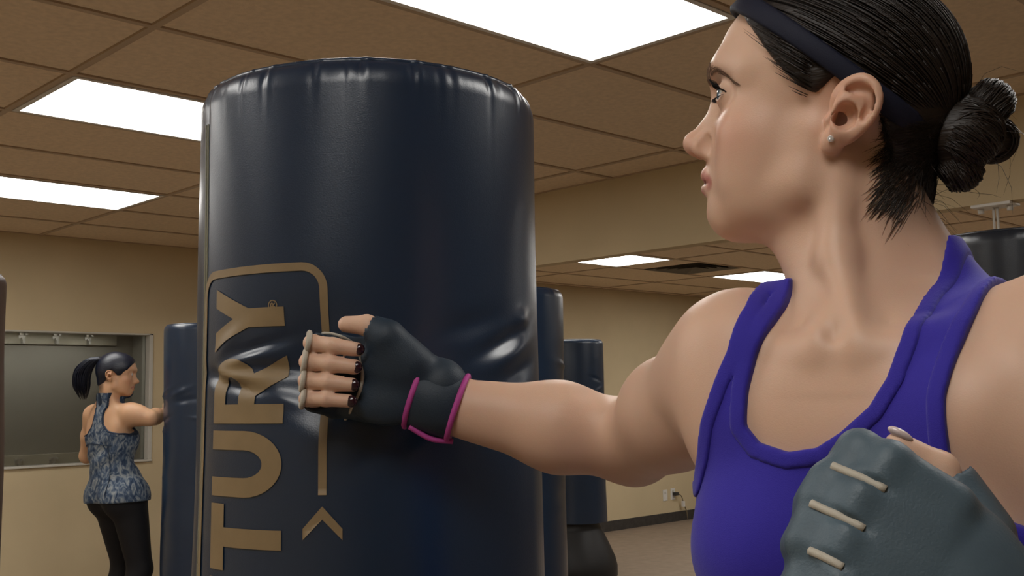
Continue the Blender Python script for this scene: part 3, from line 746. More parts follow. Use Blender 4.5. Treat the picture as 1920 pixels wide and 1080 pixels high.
M_purpleb=mat('purple_binding',(.027,.017,.315),.75,.3,bump=.3,bscale=1500,sheen=.15)
M_hair=mat('dark_brown_hair',(.016,.010,.007),.48,.4,bump=.5,bscale=60,stretch=(1,1,9))
M_band=mat('navy_headband',(.006,.008,.022),.7,.3,bump=.2,bscale=1200)
M_eye=attr_color(mat('eyeball',(.7,.7,.7),.08,.5))
M_lash=mat('black_lash',(.006,.005,.006),.5,.3)
M_brow=mat('brown_brow',(.17,.10,.062),.6,.3)
M_gem=mat('stud_stone',(.85,.85,.88),.08,.8,metal=.7)
M_glove=mat('slate_glove',(.064,.098,.124),.5,.45,bump=.2,bscale=600,var=.10,vscale=25)
M_gloven=mat('navy_glove',(.015,.028,.045),.55,.4,bump=.2,bscale=600,var=.10,vscale=25)
M_pink=mat('pink_piping',(.42,.055,.27),.55,.35,bump=.2,bscale=900)
M_cream=mat('cream_edging',(.44,.40,.33),.6,.35,bump=.2,bscale=900)
M_nail=mat('dark_polish',(.020,.004,.010),.15,.6)
M_black=mat('black_leggings',(.008,.008,.010),.7,.3,bump=.2,bscale=900)
M_shoe=mat('grey_shoe',(.10,.10,.11),.6,.3,var=.1)
F1,J1=boxer_field(); H1=J1['H'];T1=J1['T']
b1=np.array([.29,.86,0.]); root1=empty('person',room(b1),-YAW)
tag(root1,'person in a purple tank top with a dark hair bun, punching the lettered bag','person')
def put(name,vq,m,parent=None,smooth=True,base=b1,root=None):
    v,q=vq; return mesh(name,np.asarray(v,float)-base,q,m,parent or root or root1,smooth)
v1,q1=F1.mesh(); ob=put('body',(v1,q1),M_skin); set_tint(ob,skin_tint(v1,(.63,.41,.295),H1))
sm_=ob.modifiers.new('smooth','SMOOTH'); sm_.factor=.4; sm_.iterations=2
top=put('tank_top',garment(F1,J1,.0035,(.10,.60,.90),(.46,1.02,1.52),'top'),M_purple)
bd=put('binding',garment(F1,J1,.0056,(.10,.60,1.2),(.46,1.02,1.52),'band'),M_purpleb,top)
for o in (top,bd): s_=o.modifiers.new('smooth','SMOOTH'); s_.factor=.5; s_.iterations=3
# leggings and shoes
def shell(D,ax,off,lo,hi,zmin,zmax,field):
    t_=field.sl(lo,hi); X,Y,Z=field.grid(t_); d=D[t_]; G=np.maximum(np.maximum(d-off,Z-zmax),zmin-Z); G=np.maximum(G,-(d+.008)); return surface_net(G.astype(F32),[a[q] for a,q in zip(field.ax,t_)])
put('leggings',shell(J1['Dt'],F1.ax,.004,(-.1,.5,.05),(.62,1.25,1.1),.10,1.00,F1),M_black)
for an,toe in (('AR','toeR'),('AL','toeL')):
    a=V(*J1[an]);t_=V(*J1[toe]); c=(a+t_)/2; c[2]=.06; d=unit((t_-a)*V(1,1,0)); Fl=local_field(c,(.20,.20,.085),.005)
    he=a-d*.045; he[2]=.045; to=t_+d*.03; to[2]=.038
    Fl.add(cone(he,to,.042,.036),.02); Fl.add(cone(a+V(0,0,.02),he+V(0,0,.01),.045,.040),.03); Fl.add(cone((he+to)/2+V(0,0,.0),to,.044,.042),.02)
    X,Y,Z=Fl.grid(tuple(slice(None) for _ in range(3))); Fl.D=np.maximum(Fl.D,np.maximum(-Z+0*X+0*Y,Z-.135)).astype(F32)
    put('shoe',Fl.mesh(),M_shoe)
# eyes
def eyeball(H,s,R=.0132,gaze=(1,.22,-.02)):
    c=H(.0725,s*.0325,.0185); g=unit(np.array(gaze)@H.M); n,m=40,30; v=[];f=[]
    up=H.M[2];a=unit(np.cross(up,g));b=np.cross(g,a); cols=[]
    for i in range(m+1):
        ph=math.pi*i/m
        for j in range(n):
            t_=2*math.pi*j/n; d=g*math.cos(ph)+(a*math.cos(t_)+b*math.sin(t_))*math.sin(ph); r=R*(1+.06*max(0,1-(ph/.55)**2)); v.append(c+d*r)
            cols.append((.004,.004,.005) if ph<.17 else (.10,.16,.22) if ph<.44 else (.03,.04,.05) if ph<.52 else (.62,.58,.55))
    for i in range(m):
        for j in range(n): f.append((i*n+j,(i+1)*n+j,(i+1)*n+(j+1)%n,i*n+(j+1)%n))
    return v,f,np.array(cols)
def strands(name,curves,rad,m,parent,k=3,base=b1,root=None):
    VV=[];FF=[];n=0
    for c,r in zip(curves,rad if hasattr(rad,'__len__') else [rad]*len(curves)):
        c=np.array(c); rr=r*np.interp(np.linspace(0,1,len(c)),[0,.2,.75,1],[.8,1,.9,.25]); v,q=tube_mesh(c,rr,k); VV.append(v); FF+= [tuple(i+n for i in x) for x in q]; n+=len(v)
    return put(name,(np.concatenate(VV),FF),m,parent,base=base,root=root)
def onto_arr(P,fs,it=4):
    P=np.array(P,float)
    for _ in range(it):
        d=fs(P); g=np.stack([fs(P+e_)-fs(P-e_) for e_ in np.eye(3)*.003],-1)/.006; P=P-g*(d/((g*g).sum(-1)+1e-6))[...,None]
    return P,g/(np.linalg.norm(g,axis=-1,keepdims=True)+1e-9)
for s in (1,-1):
    v,f,c=eyeball(H1,s,gaze=(1,.28,-.02)); e=put('eye',(v,f),M_eye); set_tint(e,c)
    def lid(t_,up):
        l=.0335+.0137*math.cos(t_); u=.0182+up*.0046*math.sin(t_); f_=.0725+math.sqrt(max(.0150**2-(l-.0325)**2-(u-.0185)**2,1e-6)); return np.array([f_,l,u])
    cur=[];
    for t_ in np.linspace(.1,math.pi-.1,46):
        p=lid(t_,1); o=unit(np.array([.9,(p[1]-.0335)*22,.55])); L_=.0085+.002*math.cos(t_)
        cur.append([H1(*(a*np.array([1,s,1]))) for a in (p,p+o*L_*.5+np.array([0,0,-.0005]),p+o*L_+np.array([0,0,.0022]))])
    for t_ in np.linspace(.3,math.pi-.3,26):
        p=lid(t_,-1); o=unit(np.array([.9,(p[1]-.0335)*25,-.5])); cur.append([H1(*(a*np.array([1,s,1]))) for a in (p,p+o*.002,p+o*.0042)])
    ln=[H1(*(lid(t_,1)*np.array([1,s,1]))) for t_ in np.linspace(.02,math.pi-.02,30)]; cur.append(ln)
    strands('eyelashes',cur,[.00032]*(len(cur)-1)+[.0009],M_lash,e)
    def onto(P):
        P=np.array(P,float)
        for _ in range(5):
            d=F1.sample(P); g=np.array([F1.sample(P+e_)-F1.sample(P-e_) for e_ in np.eye(3)*.002])/.004; P=P-g*d/(g@g+1e-9)
        return P
    bc=spline([(.097,.010,.034),(.094,.022,.0395),(.087,.036,.0395),(.077,.046,.0335),(.064,.054,.026)],60); cur=[]
    rb=random.Random(5)
    Q_=[]
    for i in range(130):
        t_=rb.random()**1.1; k_=int(t_*58); w_=.0034*(1-t_)**.5+.0007; p=bc[k_]+np.array([0,0,rb.uniform(-1,1)*w_]); d=unit(bc[k_+1]-bc[k_]+np.array([0,0,.35*(1-t_)*np.linalg.norm(bc[1]-bc[0])]))
        Q_.append([H1(*((p+d*.0085*a)*np.array([1,s,1]))) for a in (0,.5,1)])
    q_,g=onto_arr(np.array(Q_),F1.sample,5); cur=list(q_+g*np.array([.0004,.0006,.0008])[None,:,None])
    strands('eyebrow',cur,.00026,M_brow,root1)
# hair ------------------------------------------------------------
EL=[((-.006,0,.045),(.092,.072,.080)),((.030,0,.050),(.063,.060,.062))]
def scalp(d,off,smooth=True):
    """radial distance of the scalp from (-.006,0,.045) along local unit direction d"""
    c0=np.array(EL[0][0]); best=0
    for c,r in EL:
        r=np.array(r)+off; o=(c0-np.array(c))/r; dd=d/r; a=dd@dd;b=o@dd;c_=o@o-1; D=b*b-a*c_
        if D>0: best=max(best,(-b+math.sqrt(D))/a)
    p=c0+d*best
    if smooth:
        for _ in range(4):
            v=[]
            for c,r in EL:
                x=[(p[i]-c[i])/(r[i]+off) for i in range(3)]; k0=math.sqrt(x[0]**2+x[1]**2+x[2]**2); k1=math.sqrt(sum((x[i]/(r[i]+off))**2 for i in range(3))); v.append(k0*(k0-1)/k1)
            h=max(.03-abs(v[0]-v[1]),0)/.03; p=p-d*(min(v)-h*h*.0075)
    return p
HP=[(.10,.20),(.082,.096),(.068,.078),(.050,.058),(.036,.042),(.026,.033),(.014,.023),(.000,.017),(-.008,.026),(-.016,.034),(-.030,.034),(-.042,.022),(-.050,.004),(-.057,-.016),(-.064,-.042),(-.070,-.060),(-.13,-.062),(-.13,.20)]
Fh=local_field(H1(-.02,0,.04),(.135,.135,.125),.0024)
for (c,r),k_ in zip(EL,(.01,.03)): Fh.add(ell(H1(*c),np.array(r)+.0048,H1.M),k_)
Fh.add(cone(H1(-.045,0,.0),H1(-.055,0,-.045),.046,.036),.03)
X,Y,Z=Fh.grid(tuple(slice(None) for _ in range(3))); o_=H1.o; MM=H1.M
ff=(X-o_[0])*MM[0,0]+(Y-o_[1])*MM[0,1]+(Z-o_[2])*MM[0,2]; uu=(X-o_[0])*MM[2,0]+(Y-o_[1])*MM[2,1]+(Z-o_[2])*MM[2,2]
ta=np.linspace(-.15,.15,301);tu=np.linspace(-.15,.25,401);tab=poly_sd(HP,*np.meshgrid(ta,tu,indexing='ij'))
Rg=tab[np.clip(((ff+.15)/.001).round().astype(int),0,300),np.clip(((uu+.15)/.001).round().astype(int),0,400)]
k=.006; A_=Fh.D; hh=np.maximum(k-np.abs(A_-Rg),0)/k; Fh.D=(np.maximum(A_,Rg)+hh*hh*k*.25).astype(F32)
hair=put('hair',Fh.mesh(),M_hair); s_=hair.modifiers.new('smooth','SMOOTH'); s_.factor=.5; s_.iterations=4
rh=random.Random(11); cur=[];rad=[]
c0=np.array(EL[0][0]); tgt=unit(np.array([-.088,0,.004])-c0)
def polyin(f_,u_): return float(poly_sd(HP,np.array([f_]),np.array([u_]))[0])
cnt=0
while cnt<1500:
    d=unit(np.array([rh.gauss(0,1),rh.gauss(0,1),rh.gauss(0,1)])); p=scalp(d,.004)
    sd=polyin(p[0],p[2])
    if sd>.006 or (-.034<p[0]<.004 and p[2]<.036) or (sd<-.02 and rh.random()<.35): continue
    cnt+=1; off=.0055+rh.uniform(-.001,.0022); ang=math.acos(max(-1,min(1,d@tgt))); n=11; pts=[]
    wob=rh.uniform(-.05,.05)
    for i in range(n):
        t_=i/(n-1)*min(1,.10/(ang*.09+1e-6)) if ang>1.1 else i/(n-1); so=math.sin(ang)+1e-6
        dd=unit(d*math.sin((1-t_)*ang)/so+tgt*math.sin(t_*ang)/so+np.array([0,wob*math.sin(t_*3),wob*.6*math.sin(t_*3)])); q_=scalp(dd,off+(.0 if sd<0 else -.002*(1-t_))); pts.append(H1(*q_))
    bad=[i for i,p_ in enumerate(pts) if -.038<(qh:=H1.inv(p_))[0]<.002 and qh[2]<.036 and abs(qh[1])>.05]
    if bad:
        if bad[0]<2: continue
        pts=pts[:bad[0]]
    if sd>-.006: pts=pts[::-1]
    cur.append(pts); rad.append(rh.uniform(.0005,.0011) if sd<-.004 else rh.uniform(.00025,.0005))
strands('hair_strands',cur,rad,M_hair,hair)
# nape wisps below the band
cur=[]
fs_=lambda x: np.minimum(F1.sample(x),Fh.sample(x)); P0=[];sg=[]
for i in range(1500):
    s=rh.choice((1,-1)) if i%3==0 else 1; a=rh.random(); h_=rh.random()**1.2; P0.append(H1(-.046-.040*a,s*(.058-.050*a+rh.uniform(-.006,.006)),.012-.088*h_)); sg.append(s)
P0,_=onto_arr(P0,fs_); tg=np.array([H1(-.094,s*.006,.010) for s in sg]); dr=tg-P0+rng.normal(0,.010,P0.shape); dr/=np.linalg.norm(dr,axis=1)[:,None]; LL_=rng.uniform(.014,.036,len(P0))[:,None]; cols_=[]
for a_ in (0,.33,.66,1): q_,g=onto_arr(P0+dr*LL_*a_,fs_); cols_.append(q_+g*(.0002+.0012*a_*rng.random((len(P0),1))))
cur=[c for c in np.stack(cols_[::-1],1)]
strands('nape_hair',cur,.00022,M_hair,hair)
# bun: lobes wound with strands
lob=[(H1(-.108,.004,.006),.027),(Lp(1852,198,.845),.0205),(Lp(1812,262,.835),.0235),(Lp(1800,318,.84),.0175),(Lp(1862,262,.86),.0185)]
Fb=local_field(H1(-.112,0,.005),(.06,.06,.065),.0022)
for c,r in lob: Fb.add(sphere_p(c,r*.90),.006)
Fb.add(cone(H1(-.075,0,.012),H1(-.105,0,.006),.030,.020),.02)
bun=put('hair_bun',Fb.mesh(),M_hair,hair)
cur=[];rad=[]
for c,r in lob[1:]+lob[:1]:
    ax0=unit(np.array([rh.gauss(0,1),rh.gauss(0,.5),rh.gauss(0,1)]))
    for i in range(190):
        ax=unit(ax0+np.array([rh.gauss(0,.13) for _ in range(3)])); a=unit(np.cross(ax,V(.2,.9,.3)));b=np.cross(ax,a); h=rh.uniform(-.75,.75); t0=rh.uniform(0,6.3); ln=rh.uniform(1.5,3.6); R_=r*rh.uniform(.96,1.03)
        cur.append([c+ax*h*R_+(a*math.cos(t)+b*math.sin(t))*R_*math.sqrt(1-h*h) for t in np.linspace(t0,t0+ln,9)]); rad.append(rh.uniform(.0006,.0011))
strands('bun_strands',cur,rad,M_hair,bun)
cur=[]
for i in range(40):
    c,r=rh.choice(lob); d=unit(np.array([rh.gauss(0,1),rh.gauss(0,.6),rh.gauss(0,1)])); p=c+d*r; t=unit(np.cross(d,V(rh.gauss(0,1),rh.gauss(0,1),rh.gauss(0,1)))); L_=rh.uniform(.015,.045)
    cur.append([p,p+t*L_*.4+d*L_*.18,p+t*L_*.75+d*L_*.15+V(0,0,-.004),p+t*L_+V(0,0,-.012)])
for i in range(40):
    p=H1(-.075+rh.uniform(-.012,.01),rh.uniform(-.03,.04),-.04-.05*rh.random()); L_=rh.uniform(.015,.04); d=unit(H1.M[0]*-1+np.array([rh.gauss(0,.4),rh.gauss(0,.4),rh.uniform(-.9,.2)])); cur.append([p,p+d*L_*.5+V(0,0,.003),p+d*L_+V(0,0,-.004)])
strands('flyaway_hair',cur,.00022,M_hair,bun)
# headband: closed strip over the head, behind the ear to the nape
pts=[];
nrm=unit(np.array([-.53,0,.848])); pc=np.array([0,0,.0475])
u0=unit(np.array([.848,0,.53])); v0=np.array([0,1,0.])
vv=[];qq=[];n=96
for i in range(n):
    t=2*math.pi*i/n
    for k,(w_,e_) in enumerate(((-.0085,.0062),(-.006,.0084),(.006,.0084),(.0085,.0062),(.0085,.002),(-.0085,.002))):
        d0=u0*math.cos(t)+v0*math.sin(t); q0=pc+d0*.09+nrm*w_; d=unit(q0-c0); vv.append(H1(*scalp(d,.004+e_-.002)))
for i in range(n):
    for k in range(6): qq.append((i*6+k,((i+1)%n)*6+k,((i+1)%n)*6+(k+1)%6,i*6+(k+1)%6))
put('headband',(vv,qq),M_band)
# ear studs
for s in (1,-1):
    G=J1['ear%d'%s]; p=onto(G(-.0035,.012,-.0165)); ax=G.M[1]
    st=empty('ear_stud'); st.parent=root1
    v,q=lathe([(0,.0030),(.0012,.0030),(.0023,.0018),(.0012,.0004),(0,0)],10); B_=np.array([G.M[0],G.M[2],ax]); put('stone',(np.array(v)@B_+p,q),M_gem,st,False)
    v,q=tube_mesh(ring(p+ax*.0012,ax,G.M[0],.0023,.0023,16),.0005,6,True); put('setting',(v,q),M_white,st)
# gloves ------------------------------------------------------------
def glove_piece_field(A,lo,hi,h):
    c=np.array([A(a,b,cc) for a in (lo[0],hi[0]) for b in (lo[1],hi[1]) for cc in (lo[2],hi[2])]); mn,mx_=c.min(0),c.max(0)
    return Field(*[np.arange(mn[i],mx_[i]+h,h).astype(F32) for i in range(3)])
def strap(root,Pa,Pb,ra,rb,flat_axis,fl,mt,base_ring):
    """wrist strap between two rings with pink piping"""
    ax=unit(Pb-Pa); u=unit(flat_axis-ax*(flat_axis@ax)); w_=np.cross(ax,u); n=44; vv=[];qq=[]
    prof=[(0,0),(.04,.0015),(.5,.0022),(.96,.0015),(1,0),(1,-.003),(0,-.003)]
    for t,e in prof:
        c=Pa+(Pb-Pa)*t; r=ra+(rb-ra)*t+e
        for j in range(n): a=2*math.pi*j/n; vv.append(c+u*r*fl*math.cos(a)+w_*r*math.sin(a))
    m=len(prof)
    for i in range(m):
        for j in range(n): i2=(i+1)%m; qq.append((i*n+j,i*n+(j+1)%n,i2*n+(j+1)%n,i2*n+j))
    so=put('wrist_strap',(vv,qq),mt,root)
    for t,r in ((0,ra),(1,rb)):
        c=Pa+(Pb-Pa)*t; P=[c+u*(r+.001)*fl*math.cos(a)+w_*(r+.001)*math.sin(a) for a in np.linspace(0,2*math.pi,48,endpoint=False)]
        put('pink_piping',tube_mesh(P,.0031,7,True),M_pink,so)
    return so,u,w_
q=1.05; HR=J1['HR']; AR=lambda a,b,c: HR(a*q,b*q,c*q); BR_=HR.M
gr=empty('boxing_glove',(0,0,0)); gr.parent=root1; gr['label']='navy open-palm training glove with pink piping, on the punching hand'
Fg=glove_piece_field(HR,(-.04,-.045,-.06),(.14,.075,.075),.0018)
Fg.add(cone(AR(-.02,0,0),AR(.025,-.002,0),.0315,.0325,(BR_[1],.82)),.012)
Fg.add(ell(AR(.050,-.006,.001),(.054,.0215,.0465),BR_),.012)
Fg.add(cone(AR(.008,.012,.020),AR(.034,.022,.042),.0225,.0190),.012); Fg.add(cone(AR(.034,.022,.042),AR(.048,.022,.049),.0175,.0150),.006)
Fg.add(ell(AR(.028,.014,.016),(.034,.0185,.027),BR_),.012); Fg.add(ell(AR(.030,.010,-.022),(.036,.0165,.024),BR_),.012)
for up,r,sc_ in FING:
    m_=AR(.086,-.012,up*.98); p_=AR(.090+.018*sc_,.024+.004*sc_,up); Fg.add(cone(AR(.05,-.012,up*.9),m_,.016,.0165),.006); Fg.add(cone(m_,m_*.25+p_*.75,.0160,.0135),.004)
Fg.add(ell(AR(.094,.040,-.003),(.040,.036,.043),BR_),.003,'s')
for up,r,sc_ in FING: Fg.add(cone(AR(.090+.018*sc_,.024+.004*sc_,up),AR(.062,.033,up*.93),r*1.12,r*1.08),.001,'s')
Fg.add(cone(AR(.053,.022,.0515),AR(.10,.020,.0515),.0128,.0128),.001,'s')
put('glove_shell',Fg.mesh(),M_gloven,gr).modifiers.new('smooth','SMOOTH').iterations=2
# cream edging round the palm opening
P=[]
for t in np.linspace(1.05,5.25,46):
    a,c=.094+.0415*math.cos(t)*.98,-.003+.0440*math.sin(t); b=.07
    while b>-.03 and Fg.sample(AR(a,b,c))>0: b-=.0008
    P.append((a,b+.0015,c))
P=np.array(P); P[:,1]=np.convolve(np.pad(P[:,1],3,'edge'),np.ones(7)/7,'valid'); sel=P[:,1]>-.02
put('palm_edging',tube_mesh([AR(*p) for p in P[sel]],.0019,7),M_cream,gr)
for up,r,sc_ in FING:
    p_=AR(.0935+.018*sc_,.0255+.004*sc_,up); put('finger_loop',tube_mesh(ring(p_,AR(1,.35,0)-AR(0,0,0),BR_[2],r*1.20,r*1.36,22),.0030,6,True),M_cream,gr)
    # dark nail at the fingertip
    tp=AR(.0595-.002*sc_,.0360,up*.93); Fn=local_field(tp,(.012,.012,.012),.0012); Fn.add(ell(tp,(.0062,.0040,.0062),BR_),.001); put('nail',Fn.mesh(),M_nail,root1)
pa,pb=Lp(858,765,1.135),Lp(779,739,1.138)
so,su,sw=strap(gr,pa,pb,.0345,.0350,BR_[1],.86,M_gloven,None)
put('pink_piping',tube_mesh(spline([pa-BR_[2]*.0355-BR_[1]*-.004,(pa+pb)/2-BR_[2]*.0400+BR_[1]*.008,pb-BR_[2]*.0350+BR_[1]*.012],14),.0030,7),M_pink,so)
put('strap_tab',tube_mesh([pb+BR_[2]*.0355+BR_[1]*.004,pb+BR_[2]*.0380+BR_[0]*.018+BR_[1]*.004],.0026,7),M_cream,so)
# left glove: padded back of the hand
q2=1.0; HL=J1['HL']; AL=lambda a,b,c: HL(a*q2,b*q2,c*q2); BL=HL.M
gl_=empty('boxing_glove',(0,0,0)); gl_.parent=root1; gl_['label']='slate grey padded training glove on the guarding hand, back of the hand turned out'
Fg=glove_piece_field(HL,(-.05,-.06,-.075),(.16,.07,.085),.0020)
Fg.add(cone(AL(-.03,0,0),AL(.02,-.004,0),.0320,.0350,(BL[1],.85)),.015)
Fg.add(ell(AL(.042,-.010,.002),(.060,.025,.050),BL),.015)
Fg.add(cone(AL(.008,.012,.020),AL(.034,.020,.040),.0235,.0200),.012); Fg.add(cone(AL(.022,.016,.044),AL(.052,.020,.0640),.0185,.0155),.008)
pads=[(.0390,1.0),(.0135,1.05),(-.0120,1.0),(-.0355,.90)]
for up,sc_ in pads:
    for du in (-.006,.006):
        a_=AL(.050,-.0205,up*.95+du); m_=AL(.090*sc_,-.0205,up+du); k_=AL(.106*sc_,-.004,up+du); e_=AL(.106*sc_,.024,up+du)
        Fg.add(cone(a_,m_,.0105,.0108),.010); Fg.add(cone(m_,k_,.0108,.0108),.006); Fg.add(cone(k_,e_,.0130,.0125),.006)
for a,b in zip(pads[:-1],pads[1:]):
    up=(a[0]+b[0])/2; Fg.add(cone(AL(.084,-.0345,up),AL(.120,-.020,up),.0016,.0030),.004,'s')
Fg.add(cone(AL(.056,.020,.0660),AL(.11,.018,.068),.0140,.0140),.0045,'s')
put('glove_shell',Fg.mesh(),M_glove,gl_).modifiers.new('smooth','SMOOTH').iterations=2
def surf(A,a,c,b0=-.08):
    b=b0
    while b<.05 and Fg.sample(A(a,b,c))>0: b+=.0006
    return A(a,b-.0002,c)
for a,b in zip(pads[:-1],pads[1:]):
    up=(a[0]+b[0])/2; put('seam_edging',tube_mesh([surf(AL,x,up) for x in np.linspace(.086,.116*min(a[1],b[1],1),10)],.0026,6),M_cream,gl_)
pa,pb=HL(-.085,0,0),HL(-.012,-.002,0); strap(gl_,pa,pb,.0345,.0375,BL[1],.88,M_glove,None)

# pale thumbnail of the guarding hand
M_nailp=mat('pale_nail',(.62,.50,.48),.2,.6)
tp=HL(.092*.92+.004,.014*.92,.0705*.92+.006); Fn=local_field(tp,(.014,.014,.014),.0012); Fn.add(ell(tp,(.0085,.0050,.0030),BL),.001); put('nail',Fn.mesh(),M_nailp)
# ============================================================ second person, training at the bag by the window
def pose2():
    J={}; a=math.radians(33); n=V(math.sin(a),math.cos(a),0); l=V(-math.cos(a),math.sin(a),0)
    o=Lp(213,772,5.72); J['T']=Frame(o,l,n,V(0,0,1))
    a=math.radians(14); Fv=V(math.cos(a),math.sin(a),-.06); Lv=V(-math.sin(a),math.cos(a),0); Fv=unit(Fv); U=np.cross(Fv,Lv)
    J['H']=Frame(Lp(218,707,5.70),Fv,Lv,U)
    J['S']=J['T'](-.150,0,-.012); J['S2']=J['T'](.150,-.01,-.02)
    J['E']=Lp(281,784,5.63); J['W']=Lp(315,774,5.89); J['K']=Lp(321,770,5.97)
    J['E2']=Lp(163,855,5.86); J['W2']=Lp(190,800,6.00); J['K2']=Lp(200,790,6.05)
    b=math.radians(40); J['P']=Frame(V(o[0]+.035,o[1]+.02,.88),V(-math.cos(b),math.sin(b),0),V(math.sin(b),math.cos(b),0),V(0,0,1))
    return J
def build2():
    J=pose2();T=J['T'];H=J['H'];o=T.o
    F=Field(axis_pts([(o[0]-.36,.0045),(o[0]+.40,0)]),axis_pts([(o[1]-.32,.0048),(o[1]+.52,0)]),axis_pts([(-.01,.010),(.75,.0048),(1.66,0)]))
    head_prims(F,H,detail=False); eye_prims(F,H)
    for s in (1,-1):
        G=Frame(H(-.014,s*.0655,-.001),H.M[0],H.M[1]*s*.94-H.M[0]*.34,H.M[2]); ear_prims(F,H,s,G)
    F.add(cone(T(0,-.025,-.02),H(-.026,0,-.035),.048,.045),.02); F.add(cone(T(0,.006,.0),H(.010,0,-.070),.036,.030),.025)
    for s in (1,-1):
        F.add(cone(H(-.05,s*.02,-.05),T(s*.075,-.04,.012),.024,.024),.03); F.add(cone(T(s*.05,-.04,.008),T(s*.130,-.025,.0),.030,.026),.03)
        F.add(ell(T(s*.070,-.060,-.085),(.055,.028,.075),T.M),.04); F.add(ell(T(s*.066,.05,-.150),(.056,.048,.058),T.M),.035); F.add(ell(T(s*.095,-.03,-.15),(.034,.05,.10),T.M),.04)
    F.add(ell(T(0,-.012,-.15),(.122,.085,.18),T.M),.03); F.add(ell(T(0,-.006,-.035),(.112,.056,.058),T.M),.05)
    F.add(ell(T(0,0,-.29),(.112,.085,.12),T.M),.06)
    S,E,S2,E2=J['S'],J['E'],J['S2'],J['E2']
    for s_,e_,w_,c in ((S,E,J['W'],-1),(S2,E2,J['W2'],1)):
        F.add(ell(s_,(.050,.050,.052)),.03); F.add(cone(T(c*.11,0,0),s_,.038,.040),.035); F.add(cone(s_,s_*.5+e_*.5,.049,.046),.03); F.add(cone(s_*.5+e_*.5,e_,.046,.038),.03)
        F.add(cone(T(c*.10,-.02,-.07),s_*.8+e_*.2,.036,.036),.035)
    P=J['P']; F.add(ell(P(0,-.01,.02),(.158,.110,.11),P.M),.06)
    Dtop=F.D.copy()
    for s,kn,an in ((-1,P(-.11,.06,-.40),P(-.10,-.10,-.79)),(1,P(.12,.10,-.40),P(.14,-.02,-.79))):
        F.add(ell(P(s*.075,-.06,-.03),(.078,.07,.085),P.M),.04); F.add(cone(P(s*.085,0,-.04),kn,.090,.056),.05); F.add(cone(kn,kn*.65+an*.35,.053,.057),.03); F.add(cone(kn*.65+an*.35,an,.057,.036),.03)
        J['toe%d'%s]=an+P.M[1]*.13+V(0,0,-.055); J['an%d'%s]=an; F.add(cone(an+V(0,0,-.035),J['toe%d'%s],.036,.028),.03)
    J['Dt']=F.D.copy()
    for e_,w_ in ((E,J['W']),(E2,J['W2'])): fd=unit(w_-e_); F.add(cone(e_,e_+fd*.07,.038,.042),.02); F.add(cone(e_+fd*.07,w_,.042,.028),.02)
    for w_,k_,nm in ((J['W'],J['K'],'HR'),(J['W2'],J['K2'],'HL')):
        fw_=unit(k_-w_); pn=V(-1,.1,0) if nm=='HR' else V(1,.1,0); pn=unit(pn-fw_*(pn@fw_)); up=np.cross(pn,fw_); up=up if up[2]>0 else -up; J[nm]=Frame(w_,fw_,pn,up); fist_prims(F,J[nm],.95)
    return F,J,Dtop
F2,J2,D2top=build2(); T2=J2['T'];H2=J2['H']; b2=np.array([T2.o[0]+.03,T2.o[1]+.03,0.]); root2=empty('person',room(b2),-YAW)
tag(root2,'person with a dark ponytail in a marbled blue tank top, punching a navy bag','person')
put2=lambda nm,vq,m,parent=None,smooth=True: put(nm,vq,m,parent or root2,smooth,base=b2)
v2,q2_=F2.mesh(); o=put2('body',(v2,q2_),M_skin); set_tint(o,skin_tint(v2,(.58,.345,.205),H2,(.36,.13,.11))); o.modifiers.new('smooth','SMOOTH').iterations=2
# marbled top
mm=mat('marbled_jersey',(.1,.15,.22),.7,.3); nt=mm.node_tree; N=nt.nodes; L=nt.links
tc=N.new('ShaderNodeTexCoord'); mp=N.new('ShaderNodeMapping'); mp.inputs['Scale'].default_value=(1.3,1.3,.8); n1=N.new('ShaderNodeTexNoise'); n1.inputs['Scale'].default_value=21; n1.inputs['Detail'].default_value=6; n1.inputs['Distortion'].default_value=2.2
rp=N.new('ShaderNodeValToRGB'); e=rp.color_ramp.elements; e[0].position=.36; e[0].color=(.018,.036,.075,1); e[1].position=.66; e[1].color=(.26,.28,.29,1); x=e.new(.47); x.color=(.055,.085,.14,1); x=e.new(.55); x.color=(.15,.18,.215,1)
L.new(tc.outputs['Object'],mp.inputs[0]); L.new(mp.outputs[0],n1.inputs['Vector']); L.new(n1.outputs['Fac'],rp.inputs[0]); L.new(rp.outputs[0],N['Principled BSDF'].inputs['Base Color'])
M_seam=mat('dark_seam',(.015,.03,.06),.7,.3)
def cast2(x,y):
    ds=np.arange(5.3,6.3,.004); P=np.array([Lp(x,y,d) for d in ds]); s=F2.sample(P); i=int(np.argmax(s<0)); return T2.inv(P[i]) if s[i]<0 else None
BACK2=[(.062,.12),(.040,.030),(.034,.005),(.036,-.03),(.050,-.075),(.085,-.115),(.135,-.125),(.32,-.125),(.32,-.60),(-.32,-.60),(-.32,-.125),(-.135,-.110),(-.085,-.098),(-.046,-.065),(-.036,-.02),(-.040,.005),(-.058,.03),(-.075,.12)]
FRONT2=[(.05,.12),(.045,.03),(.03,-.03),(0,-.045),(-.03,-.03),(-.045,.03),(-.05,.12),(-.085,.12),(-.08,.03),(-.075,-.04),(-.095,-.10),(-.135,-.12),(-.32,-.125),(-.32,-.60),(.32,-.60),(.32,-.125),(.135,-.12),(.095,-.10),(.075,-.04),(.08,.03),(.085,.12)]
